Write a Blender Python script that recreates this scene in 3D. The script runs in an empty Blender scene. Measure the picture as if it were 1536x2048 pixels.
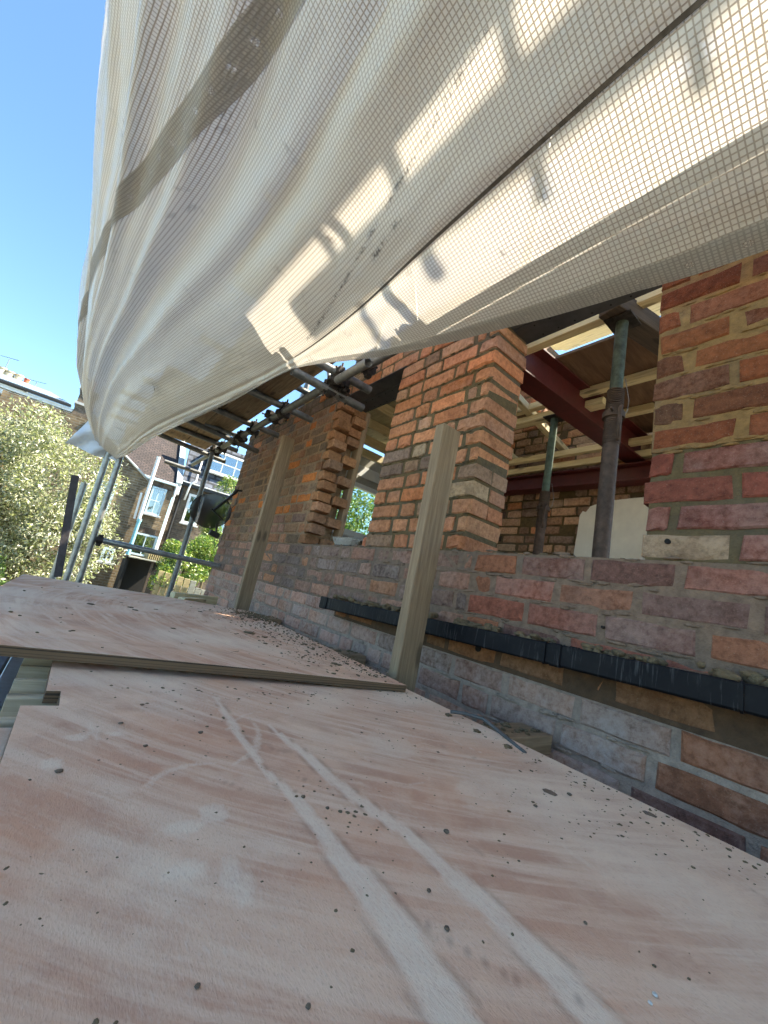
import bpy, math, random
import numpy as np
from mathutils import Vector, Matrix, noise as mnoise
random.seed(7); RNG = np.random.default_rng(11)
scene = bpy.context.scene
COL = scene.collection

# ------------------------------------------------------------------ camera
cam_d = bpy.data.cameras.new('camera'); cam = bpy.data.objects.new('camera', cam_d); COL.objects.link(cam)
cam_d.sensor_fit = 'HORIZONTAL'; cam_d.sensor_width = 36.0; cam_d.lens = 18.75
cam_d.clip_start = 0.01; cam_d.clip_end = 2000
cam.matrix_world = Matrix(((0.77064509, -0.2865324, -0.56921466, 0), (-0.60387039, -0.0429941, -0.79592214, 0),
                           (0.20358461, 0.95710537, -0.20616163, 0), (0, 0, 0, 1)))
scene.camera = cam
# ------------------------------------------------------------------ sky, sun, exposure
SUN = Vector((0.59, -0.13, 0.795)).normalized()
world = bpy.data.worlds.new('World'); scene.world = world; world.use_nodes = True
wn = world.node_tree.nodes; wl = world.node_tree.links
sky = wn.new('ShaderNodeTexSky'); sky.sky_type = 'NISHITA'; sky.sun_disc = False
sky.sun_elevation = math.asin(SUN.z); sky.sun_rotation = math.atan2(SUN.x, SUN.y)
sky.altitude = 0; sky.air_density = 1.0; sky.dust_density = 0.35; sky.ozone_density = 1.5
tint = wn.new('ShaderNodeMix'); tint.data_type = 'RGBA'; tint.blend_type = 'MULTIPLY'; tint.inputs[0].default_value = 1.0; tint.inputs[7].default_value = (.82, 1.0, 1.05, 1)
wl.new(sky.outputs[0], tint.inputs[6]); wl.new(tint.outputs[2], wn['Background'].inputs[0]); wn['Background'].inputs[1].default_value = 0.062
sun_d = bpy.data.lights.new('sun', 'SUN'); sun_d.energy = 4.2; sun_d.angle = math.radians(0.9); sun_d.color = (1.0, 0.89, 0.70)
sun = bpy.data.objects.new('sun', sun_d); COL.objects.link(sun); sun.rotation_euler = SUN.to_track_quat('Z', 'Y').to_euler()
vs = scene.view_settings; vs.view_transform = 'Standard'; vs.look = 'None'; vs.exposure = 2.6; vs.gamma = 1.0; vs.use_curve_mapping = False
scene.cycles.use_denoising = True; scene.cycles.use_adaptive_sampling = True; scene.cycles.adaptive_threshold = 0.03; scene.cycles.adaptive_min_samples = 16; scene.cycles.max_bounces = 6; scene.cycles.transparent_max_bounces = 12
scene.cycles.diffuse_bounces = 3; scene.cycles.glossy_bounces = 2; scene.cycles.transmission_bounces = 4; scene.cycles.sample_clamp_indirect = 6

# ------------------------------------------------------------------ helpers
def link(o, parent=None):
    COL.objects.link(o)
    if parent is not None: o.parent = parent
    return o
def tag(o, label=None, cat=None, group=None, kind=None):
    if label: o['label'] = label
    if cat: o['category'] = cat
    if group: o['group'] = group
    if kind: o['kind'] = kind
    return o
def empty(name, loc=(0, 0, 0), label=None, cat=None, group=None):
    o = bpy.data.objects.new(name, None); o.location = loc; o.empty_display_size = 0.1; link(o)
    return tag(o, label, cat, group)
def ortho(a):
    a = Vector(a).normalized()
    b = Vector((0, 0, 1)) if abs(a.z) < 0.9 else Vector((1, 0, 0))
    u = a.cross(b).normalized(); return a, u, a.cross(u).normalized()
class MB:
    def __init__(s): s.v = []; s.f = []; s.smooth = []
    def add(s, vs, fs, smooth=False):
        n = len(s.v); s.v += [tuple(q) for q in vs]
        for f in fs: s.f.append(tuple(n + i for i in f)); s.smooth.append(smooth)
        return s
    def box(s, a, b, M=None, c=0.0):
        """box from corner a to corner b, with chamfered edges when c > 0"""
        (x0, y0, z0), (x1, y1, z1) = a, b
        if c <= 0:
            vs = [Vector(p) for p in ((x0,y0,z0),(x1,y0,z0),(x1,y1,z0),(x0,y1,z0),(x0,y0,z1),(x1,y0,z1),(x1,y1,z1),(x0,y1,z1))]
            fs = [(0,3,2,1),(4,5,6,7),(0,1,5,4),(1,2,6,5),(2,3,7,6),(3,0,4,7)]
        else:
            c = min(c, .45*min(abs(x1-x0), abs(y1-y0), abs(z1-z0)))
            vs = []; idx = {}
            for ix, X in enumerate((x0, x1)):
                for iy, Y in enumerate((y0, y1)):
                    for iz, Z in enumerate((z0, z1)):
                        dx, dy, dz = (c if ix == 0 else -c), (c if iy == 0 else -c), (c if iz == 0 else -c)
                        for ax, p in enumerate(((X, Y+dy, Z+dz), (X+dx, Y, Z+dz), (X+dx, Y+dy, Z))):
                            idx[(ix, iy, iz, ax)] = len(vs); vs.append(Vector(p))
            I = lambda a, b, c_, ax: idx[(a, b, c_, ax)]
            fs = []
            for s_ in (0, 1):
                q = [I(s_,0,0,0), I(s_,1,0,0), I(s_,1,1,0), I(s_,0,1,0)]; fs.append(q if s_ else q[::-1])
                q = [I(0,s_,0,1), I(0,s_,1,1), I(1,s_,1,1), I(1,s_,0,1)]; fs.append(q if s_ else q[::-1])
                q = [I(0,0,s_,2), I(1,0,s_,2), I(1,1,s_,2), I(0,1,s_,2)]; fs.append(q if s_ else q[::-1])
            for a_ in (0, 1):
                for b_ in (0, 1):
                    fs.append([I(0,a_,b_,1), I(1,a_,b_,1), I(1,a_,b_,2), I(0,a_,b_,2)])
                    fs.append([I(a_,0,b_,0), I(a_,1,b_,0), I(a_,1,b_,2), I(a_,0,b_,2)])
                    fs.append([I(a_,b_,0,0), I(a_,b_,1,0), I(a_,b_,1,1), I(a_,b_,0,1)])
            for a_ in (0, 1):
                for b_ in (0, 1):
                    for c_ in (0, 1): fs.append([I(a_,b_,c_,0), I(a_,b_,c_,1), I(a_,b_,c_,2)])
        if M is not None: vs = [M @ v for v in vs]
        return s.add(vs, fs)
    def tube(s, p0, p1, r, n=14, r1=None, hollow=0.0, caps=True):
        p0, p1 = Vector(p0), Vector(p1); a, u, w = ortho(p1 - p0); r1 = r if r1 is None else r1
        ring = lambda p, rr: [p + (u*math.cos(2*math.pi*i/n) + w*math.sin(2*math.pi*i/n))*rr for i in range(n)]
        vs = ring(p0, r) + ring(p1, r1)
        s.add(vs, [(i, (i+1) % n, n+(i+1) % n, n+i) for i in range(n)], True)
        if hollow > 0:
            for p, rr, sg in ((p0, r, 1), (p1, r1, -1)):
                vs = ring(p, rr) + ring(p, rr-hollow) + ring(p + a*sg*.06, rr-hollow)
                s.add(vs, [(i, (i+1) % n, n+(i+1) % n, n+i) for i in range(n)])
                s.add(vs, [(n+i, n+(i+1) % n, 2*n+(i+1) % n, 2*n+i) for i in range(n)] + [tuple(range(2*n, 3*n))], True)
        elif caps:
            s.add(ring(p0, r), [tuple(range(n))]); s.add(ring(p1, r1), [tuple(range(n))[::-1]])
        return s
    def path(s, pts, r, n=8):
        pts = [Vector(p) for p in pts]; rs = r if isinstance(r, (list, tuple)) else [r]*len(pts)
        base = len(s.v); _, u, w = ortho(pts[1]-pts[0])
        for i, p in enumerate(pts):
            d = (pts[min(i+1, len(pts)-1)] - pts[max(i-1, 0)]).normalized()
            u = (u - d*u.dot(d)).normalized(); w = d.cross(u)
            s.v += [tuple(p + (u*math.cos(2*math.pi*k/n) + w*math.sin(2*math.pi*k/n))*rs[i]) for k in range(n)]
        for i in range(len(pts)-1):
            for k in range(n):
                s.f.append((base+i*n+k, base+i*n+(k+1) % n, base+(i+1)*n+(k+1) % n, base+(i+1)*n+k)); s.smooth.append(True)
        s.f.append(tuple(base+k for k in range(n))[::-1]); s.smooth.append(False)
        e = base+(len(pts)-1)*n; s.f.append(tuple(e+k for k in range(n))); s.smooth.append(False)
        return s
    def mesh(s, name):
        m = bpy.data.meshes.new(name); m.from_pydata(s.v, [], s.f); m.polygons.foreach_set('use_smooth', s.smooth); m.update(); return m
    def build(s, name, mat, parent=None, matrix=None):
        m = s.mesh(name)
        for q in (mat if isinstance(mat, (list, tuple)) else [mat]): m.materials.append(q)
        o = link(bpy.data.objects.new(name, m), parent)
        if matrix is not None: o.matrix_world = matrix
        return o
def frame_matrix(p0, p1, up=(0, 0, 1)):
    p0, p1 = Vector(p0), Vector(p1); x = (p1-p0).normalized(); up = Vector(up)
    y = up.cross(x).normalized(); z = x.cross(y)
    M = Matrix((x, y, z)).transposed().to_4x4(); M.translation = p0
    return M, (p1-p0).length
def timber(name, p0, p1, w, h, mat, parent=None, up=(0, 0, 1), c=.003, label=None, cat=None, group=None):
    """sawn timber: length along local x, w across, h along 'up'; p0-p1 is the centre line"""
    M, L = frame_matrix(p0, p1, up)
    o = MB().box((0, -w/2, -h/2), (L, w/2, h/2), c=c).build(name, mat, parent, M)
    return tag(o, label, cat, group)
def catmull(P, t):
    n = len(P); i = min(int(t), n-2); f = t-i
    p0, p1, p2, p3 = P[max(i-1, 0)], P[i], P[i+1], P[min(i+2, n-1)]
    return .5*((2*p1) + (-p0+p2)*f + (2*p0-5*p1+4*p2-p3)*f*f + (-p0+3*p1-3*p2+p3)*f**3)

# ------------------------------------------------------------------ materials
def srgb(r, g, b):
    f = lambda c: ((c/255)/12.92 if c/255 <= .04045 else ((c/255+.055)/1.055)**2.4)
    return (f(r), f(g), f(b))
class NT:
    def __init__(s, name):
        s.m = bpy.data.materials.new(name); s.m.use_nodes = True; s.t = s.m.node_tree; s.n = s.t.nodes; s.l = s.t.links
        s.b = s.n['Principled BSDF']; s.out = s.n['Material Output']
    def add(s, typ, **kw):
        q = s.n.new(typ)
        for k, v in kw.items():
            if k.startswith('i_'): q.inputs[k[2:].replace('_', ' ')].default_value = v
            elif k[0] == '_' : q.inputs[int(k[1:])].default_value = v
            else: setattr(q, k, v)
        return q
    def lk(s, a, b): s.l.new(a, b); return s
    def coord(s, kind='Object', scale=(1, 1, 1), loc=(0, 0, 0), rot=(0, 0, 0)):
        if kind == 'World': src = s.add('ShaderNodeNewGeometry').outputs['Position']
        elif kind == 'UV': src = s.add('ShaderNodeTexCoord').outputs['UV']
        else: src = s.add('ShaderNodeTexCoord').outputs[kind]
        mp = s.add('ShaderNodeMapping'); mp.inputs['Scale'].default_value = scale; mp.inputs['Location'].default_value = loc; mp.inputs['Rotation'].default_value = rot
        s.lk(src, mp.inputs[0]); return mp.outputs[0]
    def noise(s, vec, scale=5, detail=6, rough=.6, dist=0):
        q = s.add('ShaderNodeTexNoise'); q.inputs['Scale'].default_value = scale; q.inputs['Detail'].default_value = detail
        q.inputs['Roughness'].default_value = rough; q.inputs['Distortion'].default_value = dist
        if vec is not None: s.lk(vec, q.inputs['Vector'])
        return q.outputs[0]
    def ramp(s, fac, stops, interp='LINEAR'):
        q = s.add('ShaderNodeValToRGB'); q.color_ramp.interpolation = interp
        e = q.color_ramp.elements
        while len(e) < len(stops): e.new(.5)
        for el, (p, c) in zip(e, stops): el.position = p; el.color = (c, c, c, 1) if isinstance(c, (int, float)) else (*c, 1)
        s.lk(fac, q.inputs[0]); return q.outputs[0]
    def mix(s, fac, a, b, mode='MIX'):
        q = s.add('ShaderNodeMix', data_type='RGBA', blend_type=mode)
        for sock, v in ((q.inputs[0], fac), (q.inputs[6], a), (q.inputs[7], b)):
            if hasattr(v, 'links'): s.lk(v, sock)
            else: sock.default_value = v if isinstance(v, (int, float)) else (*v, 1) if len(v) == 3 else v
        return q.outputs[2]
    def math(s, op, a, b=0.0, clamp=False):
        q = s.add('ShaderNodeMath', operation=op, use_clamp=clamp)
        for sock, v in ((q.inputs[0], a), (q.inputs[1], b)):
            if hasattr(v, 'links'): s.lk(v, sock)
            else: sock.default_value = v
        return q.outputs[0]
    def bump(s, h, strength=.3, dist=.005, normal=None):
        q = s.add('ShaderNodeBump'); q.inputs['Strength'].default_value = strength; q.inputs['Distance'].default_value = dist
        s.lk(h, q.inputs['Height'])
        if normal is not None: s.lk(normal, q.inputs['Normal'])
        return q.outputs[0]
    def base(s, c):
        if hasattr(c, 'links'): s.lk(c, s.b.inputs['Base Color'])
        else: s.b.inputs['Base Color'].default_value = (*c, 1)
        return s
    def rough(s, r):
        if hasattr(r, 'links'): s.lk(r, s.b.inputs['Roughness'])
        else: s.b.inputs['Roughness'].default_value = r
        return s
    def norm(s, n): s.lk(n, s.b.inputs['Normal']); return s

def mat_plain(name, col, rough=.8, metal=0.0, var=.25, scale=20, bump=.2, spec=.5, coord='World'):
    t = NT(name); v = t.coord(coord)
    n1 = t.noise(v, scale, 4, .65); n2 = t.noise(v, scale*.17, 2)
    c = t.mix(t.ramp(n1, [(.3, 0), (.72, 1)]), tuple(x*(1-var) for x in col), tuple(min(1, x*(1+var)) for x in col))
    c = t.mix(t.math('MULTIPLY', t.ramp(n2, [(.45, 0), (.7, 1)]), .5), c, tuple(x*(1-var*1.6) for x in col))
    t.base(c).rough(rough); t.b.inputs['Metallic'].default_value = metal; t.b.inputs['Specular IOR Level'].default_value = spec
    if bump: t.norm(t.bump(n1, bump, .004))
    return t.m
def mat_timber(name, col, dark, rough=.75, knots=True, grain=26, green=None):
    t = NT(name); rnd = t.add('ShaderNodeObjectInfo').outputs['Random']
    off = t.add('ShaderNodeCombineXYZ'); k = t.math('MULTIPLY', rnd, 37.0)
    for i in range(3): t.lk(k, off.inputs[i])
    def shifted(sc):
        a = t.add('ShaderNodeVectorMath', operation='ADD'); t.lk(t.add('ShaderNodeTexCoord').outputs['Object'], a.inputs[0]); t.lk(off.outputs[0], a.inputs[1])
        mp = t.add('ShaderNodeMapping'); mp.inputs['Scale'].default_value = sc; t.lk(a.outputs[0], mp.inputs[0]); return mp.outputs[0]
    g = t.noise(shifted((1.6, grain, grain)), 3.0, 5, .62, .6)
    fine = t.noise(shifted((6, 160, 160)), 2.0, 3, .5)
    blot = t.noise(shifted((2.2, 5, 5)), 2.0, 5)
    c = t.mix(t.ramp(g, [(.36, 0), (.66, 1)]), dark, col)
    c = t.mix(t.math('MULTIPLY', t.ramp(fine, [(.4, 0), (.65, 1)]), .28), c, tuple(x*.62 for x in dark))
    c = t.mix(t.math('MULTIPLY', t.ramp(blot, [(.5, 0), (.75, 1)]), .55), c, green or tuple(x*.72 for x in col))
    if knots:
        vo = t.add('ShaderNodeTexVoronoi'); vo.inputs['Scale'].default_value = 1.0; t.lk(shifted((4.0, 13, 13)), vo.inputs['Vector'])
        kn = t.ramp(vo.outputs['Distance'], [(.0, 1), (.13, .9), (.21, 0)])
        c = t.mix(t.math('MULTIPLY', kn, .75), c, tuple(x*.30 for x in dark))
    t.base(c).rough(rough); t.norm(t.bump(g, .25, .003)); return t.m
def mat_brick(name, attr=False):
    t = NT(name); v = t.coord('World')
    if attr:
        a = t.add('ShaderNodeVertexColor', layer_name='Col'); col, al = a.outputs['Color'], a.outputs['Alpha']
    else:
        a = t.add('ShaderNodeObjectInfo'); col, al = a.outputs['Color'], a.outputs['Alpha']
    n1 = t.noise(v, 55, 5, .70); n2 = t.noise(v, 14, 3, .6, .5); n3 = t.noise(v, 280, 2, .7); n4 = t.noise(v, 5.5, 3, .6)
    c = t.mix(1.0, col, t.ramp(n1, [(.28, .52), (.5, 1.0), (.72, 1.32)]), 'MULTIPLY')
    c = t.mix(t.math('MULTIPLY', t.ramp(n2, [(.5, 0), (.68, 1)]), .55), c, t.mix(1.0, col, (.50, .44, .42), 'MULTIPLY'))
    c = t.mix(t.math('MULTIPLY', t.ramp(n3, [(.6, 0), (.74, 1)]), .35), c, (.36, .27, .20))
    sm = t.math('MULTIPLY', al, t.ramp(t.math('ADD', t.math('MULTIPLY', n4, .6), t.math('MULTIPLY', n1, .4)), [(.40, 0), (.60, 1)]))
    c = t.mix(sm, c, t.mix(n1, (.27, .205, .175), (.50, .40, .345)))
    t.base(c).rough(.93); t.b.inputs['Specular IOR Level'].default_value = .25
    h = t.math('ADD', t.math('MULTIPLY', n1, .6), t.math('ADD', t.math('MULTIPLY', n3, .25), t.math('MULTIPLY', n2, .6)))
    t.norm(t.bump(h, .95, .008)); return t.m
def mat_mortar(name, col, dirty=(.10, .09, .075), scale=40, bump=.8):
    t = NT(name); v = t.coord('World'); n1 = t.noise(v, scale, 5, .7); n2 = t.noise(v, 4.5, 3, .6); n3 = t.noise(v, 220, 2, .6)
    c = t.mix(t.ramp(n1, [(.3, 0), (.7, 1)]), tuple(x*.62 for x in col), tuple(x*1.18 for x in col))
    c = t.mix(t.math('MULTIPLY', t.ramp(n2, [(.45, 0), (.72, 1)]), .55), c, dirty)
    t.base(c).rough(.95); t.norm(t.bump(t.math('ADD', n1, t.math('MULTIPLY', n3, .4)), bump, .008)); return t.m

M_BRICK = mat_brick('brick'); M_BRICK_A = mat_brick('brick_joined', True)
M_MORT_Y = mat_mortar('mortar_yellow', (.27, .150, .052)); M_MORT_O = mat_mortar('mortar_olive', (.125, .086, .036))
M_MORT_G = mat_mortar('mortar_grey', (.215, .143, .098)); M_MORT_T = mat_mortar('mortar_tan', (.29, .185, .105))
M_MORT_B = mat_mortar('mortar_base', (.36, .265, .205), (.22, .16, .125))
M_UNDER = mat_mortar('shaded_joint', (.115, .066, .036), (.06, .038, .024))  # joints under the gutter; its shade is put into the brown
M_CEMENT = mat_mortar('wet_mortar', (.185, .135, .075), (.09, .064, .036), 90)
M_POST = mat_timber('treated_timber', (.35, .245, .145), (.215, .14, .078), green=(.21, .155, .09))
M_JOIST = mat_timber('joist_timber', (.36, .25, .15), (.22, .145, .08))
M_BATTEN = mat_timber('new_batten', (.80, .69, .43), (.60, .49, .27), green=(.64, .57, .35))
M_YBOARD = mat_timber('roof_board', (.74, .66, .42), (.58, .48, .27), grain=14, green=(.60, .54, .30))
M_OLDWOOD = mat_timber('old_timber', (.10, .075, .055), (.05, .036, .027))
M_SCAFB = mat_timber('scaffold_board', (.30, .21, .115), (.16, .10, .052), green=(.17, .08, .035))
M_SLAT = mat_timber('slat_timber', (.58, .50, .36), (.38, .31, .20), green=(.34, .29, .19))
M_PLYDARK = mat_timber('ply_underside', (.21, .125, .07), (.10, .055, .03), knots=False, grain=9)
M_STEEL = mat_plain('galvanised_steel', (.36, .37, .36), .42, .75, .3, 30, .1)
M_STEEL_D = mat_plain('weathered_tube', (.20, .205, .20), .5, .6, .35, 26, .12)
M_COUPLER = mat_plain('coupler_iron', (.045, .038, .034), .6, .5, .5, 60, .3)
M_RED = mat_plain('red_oxide', (.085, .012, .011), .5, 0, .3, 22, .1)
M_PROPG = mat_plain('prop_green', (.075, .105, .085), .55, .25, .6, 34, .2)
M_PROPR = mat_plain('prop_rust', (.095, .062, .045), .7, .3, .4, 40, .3)
M_BLACKMETAL = mat_plain('black_metal', (.02, .02, .021), .5, 0, .3, 40, .1)
M_LINTEL = mat_plain('lintel_steel', (.085, .083, .083), .6, .35, .25, 14, .1)
M_HOLE = mat_plain('hole', (.006, .006, .006), .9, 0, 0, 10, 0)
M_PLASTER = mat_plain('plaster', (.72, .71, .63), .85, 0, .08, 9, .12)
M_WHITE = mat_plain('white_frame', (.74, .76, .76), .45, 0, .06, 12, .05)
M_PALEBLUE = mat_plain('pale_blue_paint', (.55, .70, .76), .5, 0, .08, 10, .05)
M_TEAL = mat_plain('teal_pipe', (.22, .50, .60), .45, 0, .15, 12, .05)
M_FOIL = mat_plain('foil_strip', (.42, .50, .58), .38, .5, .2, 30, .2)
M_DARKROOM = mat_plain('dark_interior', (.012, .012, .012), .9, 0, .3, 3, 0)
M_CABLE = mat_plain('grey_cable', (.085, .085, .085), .5, 0, .2, 80, .1)
M_GREYSTRIP = mat_plain('grey_felt', (.20, .19, .20), .9, 0, .25, 30, .3)
def mat_gutter():
    t = NT('gutter_plastic'); v = t.coord('World'); vd = t.coord('World', (14, 90, 6))
    d = t.noise(vd, 1.6, 5, .65); n = t.noise(v, 30, 6, .65); n2 = t.noise(v, 7, 4)
    c = t.mix(t.ramp(d, [(.56, 0), (.70, .9)]), (.004, .004, .006), (.075, .075, .075))
    c = t.mix(t.math('MULTIPLY', t.ramp(n, [(.5, 0), (.75, 1)]), .35), c, (.020, .020, .021))
    t.base(c).rough(t.ramp(n2, [(.3, .42), (.7, .68)])); t.b.inputs['Specular IOR Level'].default_value = .18; t.norm(t.bump(n, .08, .003)); return t.m
M_GUTTER = mat_gutter()
def mat_glass(name, tint=(.5, .6, .62), refl=.06, alpha=.25):
    t = NT(name); tr = t.add('ShaderNodeBsdfTransparent'); tr.inputs[0].default_value = (*tint, 1)
    gl = t.add('ShaderNodeBsdfGlossy'); gl.inputs['Roughness'].default_value = refl; gl.inputs['Color'].default_value = (.9, .9, .9, 1)
    mx = t.add('ShaderNodeMixShader'); mx.inputs[0].default_value = alpha
    t.lk(tr.outputs[0], mx.inputs[1]); t.lk(gl.outputs[0], mx.inputs[2]); t.lk(mx.outputs[0], t.out.inputs[0]); return t.m
M_PANE = mat_glass('window_glass', (.45, .52, .55), .03, .35)
M_PANE_CLEAR = mat_glass('clear_glass', (.86, .92, .90), .02, .08)
M_DISH = mat_glass('smoked_mesh', (.13, .13, .13), .28, .08)
def mat_tiles(name, a, b, gap, w, h, coord='Object', bumpd=.02):
    t = NT(name); v = t.coord(coord); q = t.add('ShaderNodeTexBrick'); t.lk(v, q.inputs['Vector'])
    q.inputs['Color1'].default_value = (*a, 1); q.inputs['Color2'].default_value = (*b, 1); q.inputs['Mortar'].default_value = (*gap, 1)
    q.inputs['Scale'].default_value = 1; q.inputs['Brick Width'].default_value = w; q.inputs['Row Height'].default_value = h
    q.inputs['Mortar Size'].default_value = .014*(h/.075); q.inputs['Mortar Smooth'].default_value = .2; q.inputs['Bias'].default_value = 0
    n = t.noise(v, 6, 6, .6); n2 = t.noise(v, 1.1, 4)
    c = t.mix(1.0, q.outputs[0], t.ramp(n, [(.3, .55), (.7, 1.35)]), 'MULTIPLY'); c = t.mix(1.0, c, t.ramp(n2, [(.35, .7), (.65, 1.2)]), 'MULTIPLY')
    t.base(c).rough(.9); t.norm(t.bump(q.outputs[1], -.6, bumpd)); return t.m
M_STOCK = mat_tiles('stock_brick', (.22, .155, .085), (.115, .08, .045), (.20, .17, .125), .225, .075)
M_STOCK2 = mat_tiles('brown_brick', (.15, .11, .075), (.09, .065, .048), (.14, .12, .095), .225, .075)
M_ROOFTILE = mat_tiles('clay_tile', (.060, .042, .040), (.040, .030, .032), (.012, .010, .010), .19, .11)
M_SLATE = mat_tiles('slate', (.10, .115, .15), (.075, .085, .11), (.03, .035, .045), .5, .28)
M_LEAD = mat_plain('lead_roof', (.20, .27, .35), .5, .1, .12, 4, .1)
M_RENDERW = mat_plain('grey_render', (.42, .45, .46), .9, 0, .25, 5, .2)
M_FASCIA = mat_plain('white_fascia', (.70, .76, .80), .6, 0, .1, 5, .05)
M_POTC = mat_plain('cream_pot', (.66, .56, .38), .8, 0, .15, 8, .1); M_POTR = mat_plain('red_pot', (.45, .12, .06), .8, 0, .2, 8, .1)
M_FENCE = mat_timber('fence_board', (.46, .38, .20), (.30, .25, .13))
M_FENCE_G = mat_timber('fence_grey', (.30, .31, .27), (.20, .21, .18))
M_GROUND = mat_plain('garden_ground', (.16, .15, .10), .95, 0, .4, 2.5, .5)
M_BARK = mat_plain('bark', (.15, .115, .06), .9, 0, .4, 14, .6)
M_CURTAIN = mat_plain('net_curtain', (.55, .56, .53), .9, 0, .25, 9, .2)
def mat_leaf(name, tl=.35):
    t = NT(name); a = t.add('ShaderNodeVertexColor', layer_name='Col').outputs['Color']
    d = t.add('ShaderNodeBsdfDiffuse'); tr = t.add('ShaderNodeBsdfTranslucent'); g = t.add('ShaderNodeBsdfGlossy'); g.inputs['Roughness'].default_value = .4
    t.lk(a, d.inputs[0]); t.lk(t.mix(1.0, a, (1.1, 1.25, .55), 'MULTIPLY'), tr.inputs[0])
    m1 = t.add('ShaderNodeMixShader'); m1.inputs[0].default_value = tl; t.lk(d.outputs[0], m1.inputs[1]); t.lk(tr.outputs[0], m1.inputs[2])
    m2 = t.add('ShaderNodeMixShader'); m2.inputs[0].default_value = .06; t.lk(m1.outputs[0], m2.inputs[1]); t.lk(g.outputs[0], m2.inputs[2])
    t.lk(m2.outputs[0], t.out.inputs[0]); return t.m
M_LEAF = mat_leaf('foliage')

# plywood: dust and drag marks come from vertex attributes that follow the marks' own shapes
def mat_plywood(name, sweep=(1.25, 1.6)):
    t = NT(name); v = t.coord('World')
    dust = t.add('ShaderNodeAttribute', attribute_name='dust').outputs['Fac']
    edge = t.add('ShaderNodeAttribute', attribute_name='scrape').outputs['Fac']
    gr = t.noise(t.coord('World', (230, 75, 230)), 1.5, 4, .65)
    gr2 = t.noise(t.coord('World', (520, 170, 520)), 1.5, 2, .6)
    big = t.noise(v, 2.6, 5, .6, .8); mid = t.noise(v, 9, 6, .62, .4)
    c = t.mix(t.ramp(big, [(.38, 0), (.60, 1)]), (.64, .355, .225), (.78, .57, .41))
    c = t.mix(t.ramp(mid, [(.40, 0), (.62, .75)]), c, (.50, .285, .195))
    # swept dust: strokes curve round the place where the sweeper stood
    sub = t.add('ShaderNodeVectorMath', operation='SUBTRACT'); t.lk(v, sub.inputs[0]); sub.inputs[1].default_value = (*sweep, 0)
    ln = t.add('ShaderNodeVectorMath', operation='LENGTH'); t.lk(sub.outputs[0], ln.inputs[0])
    se = t.add('ShaderNodeSeparateXYZ'); t.lk(sub.outputs[0], se.inputs[0])
    ang = t.math('ARCTAN2', se.outputs[1], se.outputs[0])
    cb = t.add('ShaderNodeCombineXYZ'); t.lk(t.math('MULTIPLY', ln.outputs['Value'], 46.0), cb.inputs[0]); t.lk(t.math('MULTIPLY', ang, 4.0), cb.inputs[1]); t.lk(t.math('MULTIPLY', big, 3.0), cb.inputs[2])
    st = t.noise(cb.outputs[0], 1.0, 5, .62, .3)
    sm = t.math('MULTIPLY', t.ramp(st, [(.44, 0), (.62, 1)]), t.ramp(mid, [(.3, .25), (.6, .8)]))
    cb2 = t.add('ShaderNodeCombineXYZ'); t.lk(t.math('MULTIPLY', ln.outputs['Value'], 15.0), cb2.inputs[0]); t.lk(t.math('MULTIPLY', ang, 7.0), cb2.inputs[1]); t.lk(t.math('MULTIPLY', mid, 1.5), cb2.inputs[2])
    sw = t.ramp(t.noise(cb2.outputs[0], 1.0, 4, .6, .8), [(.40, 0), (.62, 1)])
    c = t.mix(t.math('MULTIPLY', sw, .40), c, (.55, .30, .195))
    c = t.mix(t.math('MULTIPLY', sm, .95), c, (.79, .61, .455))
    du = t.math('ADD', dust, t.math('MULTIPLY', t.math('SUBTRACT', gr, .5), 1.1), clamp=True)
    du = t.math('MULTIPLY', du, t.ramp(dust, [(0.02, 0), (.25, 1)]))
    c = t.mix(t.math('MULTIPLY', du, .85), c, (.78, .65, .51))
    c = t.mix(t.math('MULTIPLY', edge, .75), c, (.22, .125, .085))
    c = t.mix(t.math('MULTIPLY', t.ramp(gr2, [(.57, 0), (.70, 1)]), .26), c, (.30, .16, .11))
    c = t.mix(t.math('MULTIPLY', t.ramp(gr, [(.58, 0), (.72, 1)]), .22), c, (.62, .52, .44))
    t.base(c).rough(.9); t.b.inputs['Specular IOR Level'].default_value = .25
    t.norm(t.bump(t.math('ADD', gr2, t.math('ADD', gr, t.math('MULTIPLY', dust, .8))), .22, .0025)); return t.m
M_PLY = mat_plywood('plywood_face')
def mat_plyedge():
    t = NT('plywood_edge'); v = t.coord('World', (4, 4, 1))
    z = t.coord('World', (0, 0, 210)); w = t.noise(z, 1.0, 1, .4); n = t.noise(t.coord('World', (9, 9, 160)), 2, 5)
    c = t.mix(t.ramp(w, [(.42, 0), (.5, 1)], 'LINEAR'), (.030, .018, .010), (.17, .105, .055)); c = t.mix(t.math('MULTIPLY', n, .5), c, (.10, .065, .040))
    t.base(c).rough(.9); return t.m
M_PLYEDGE = mat_plyedge()
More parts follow.
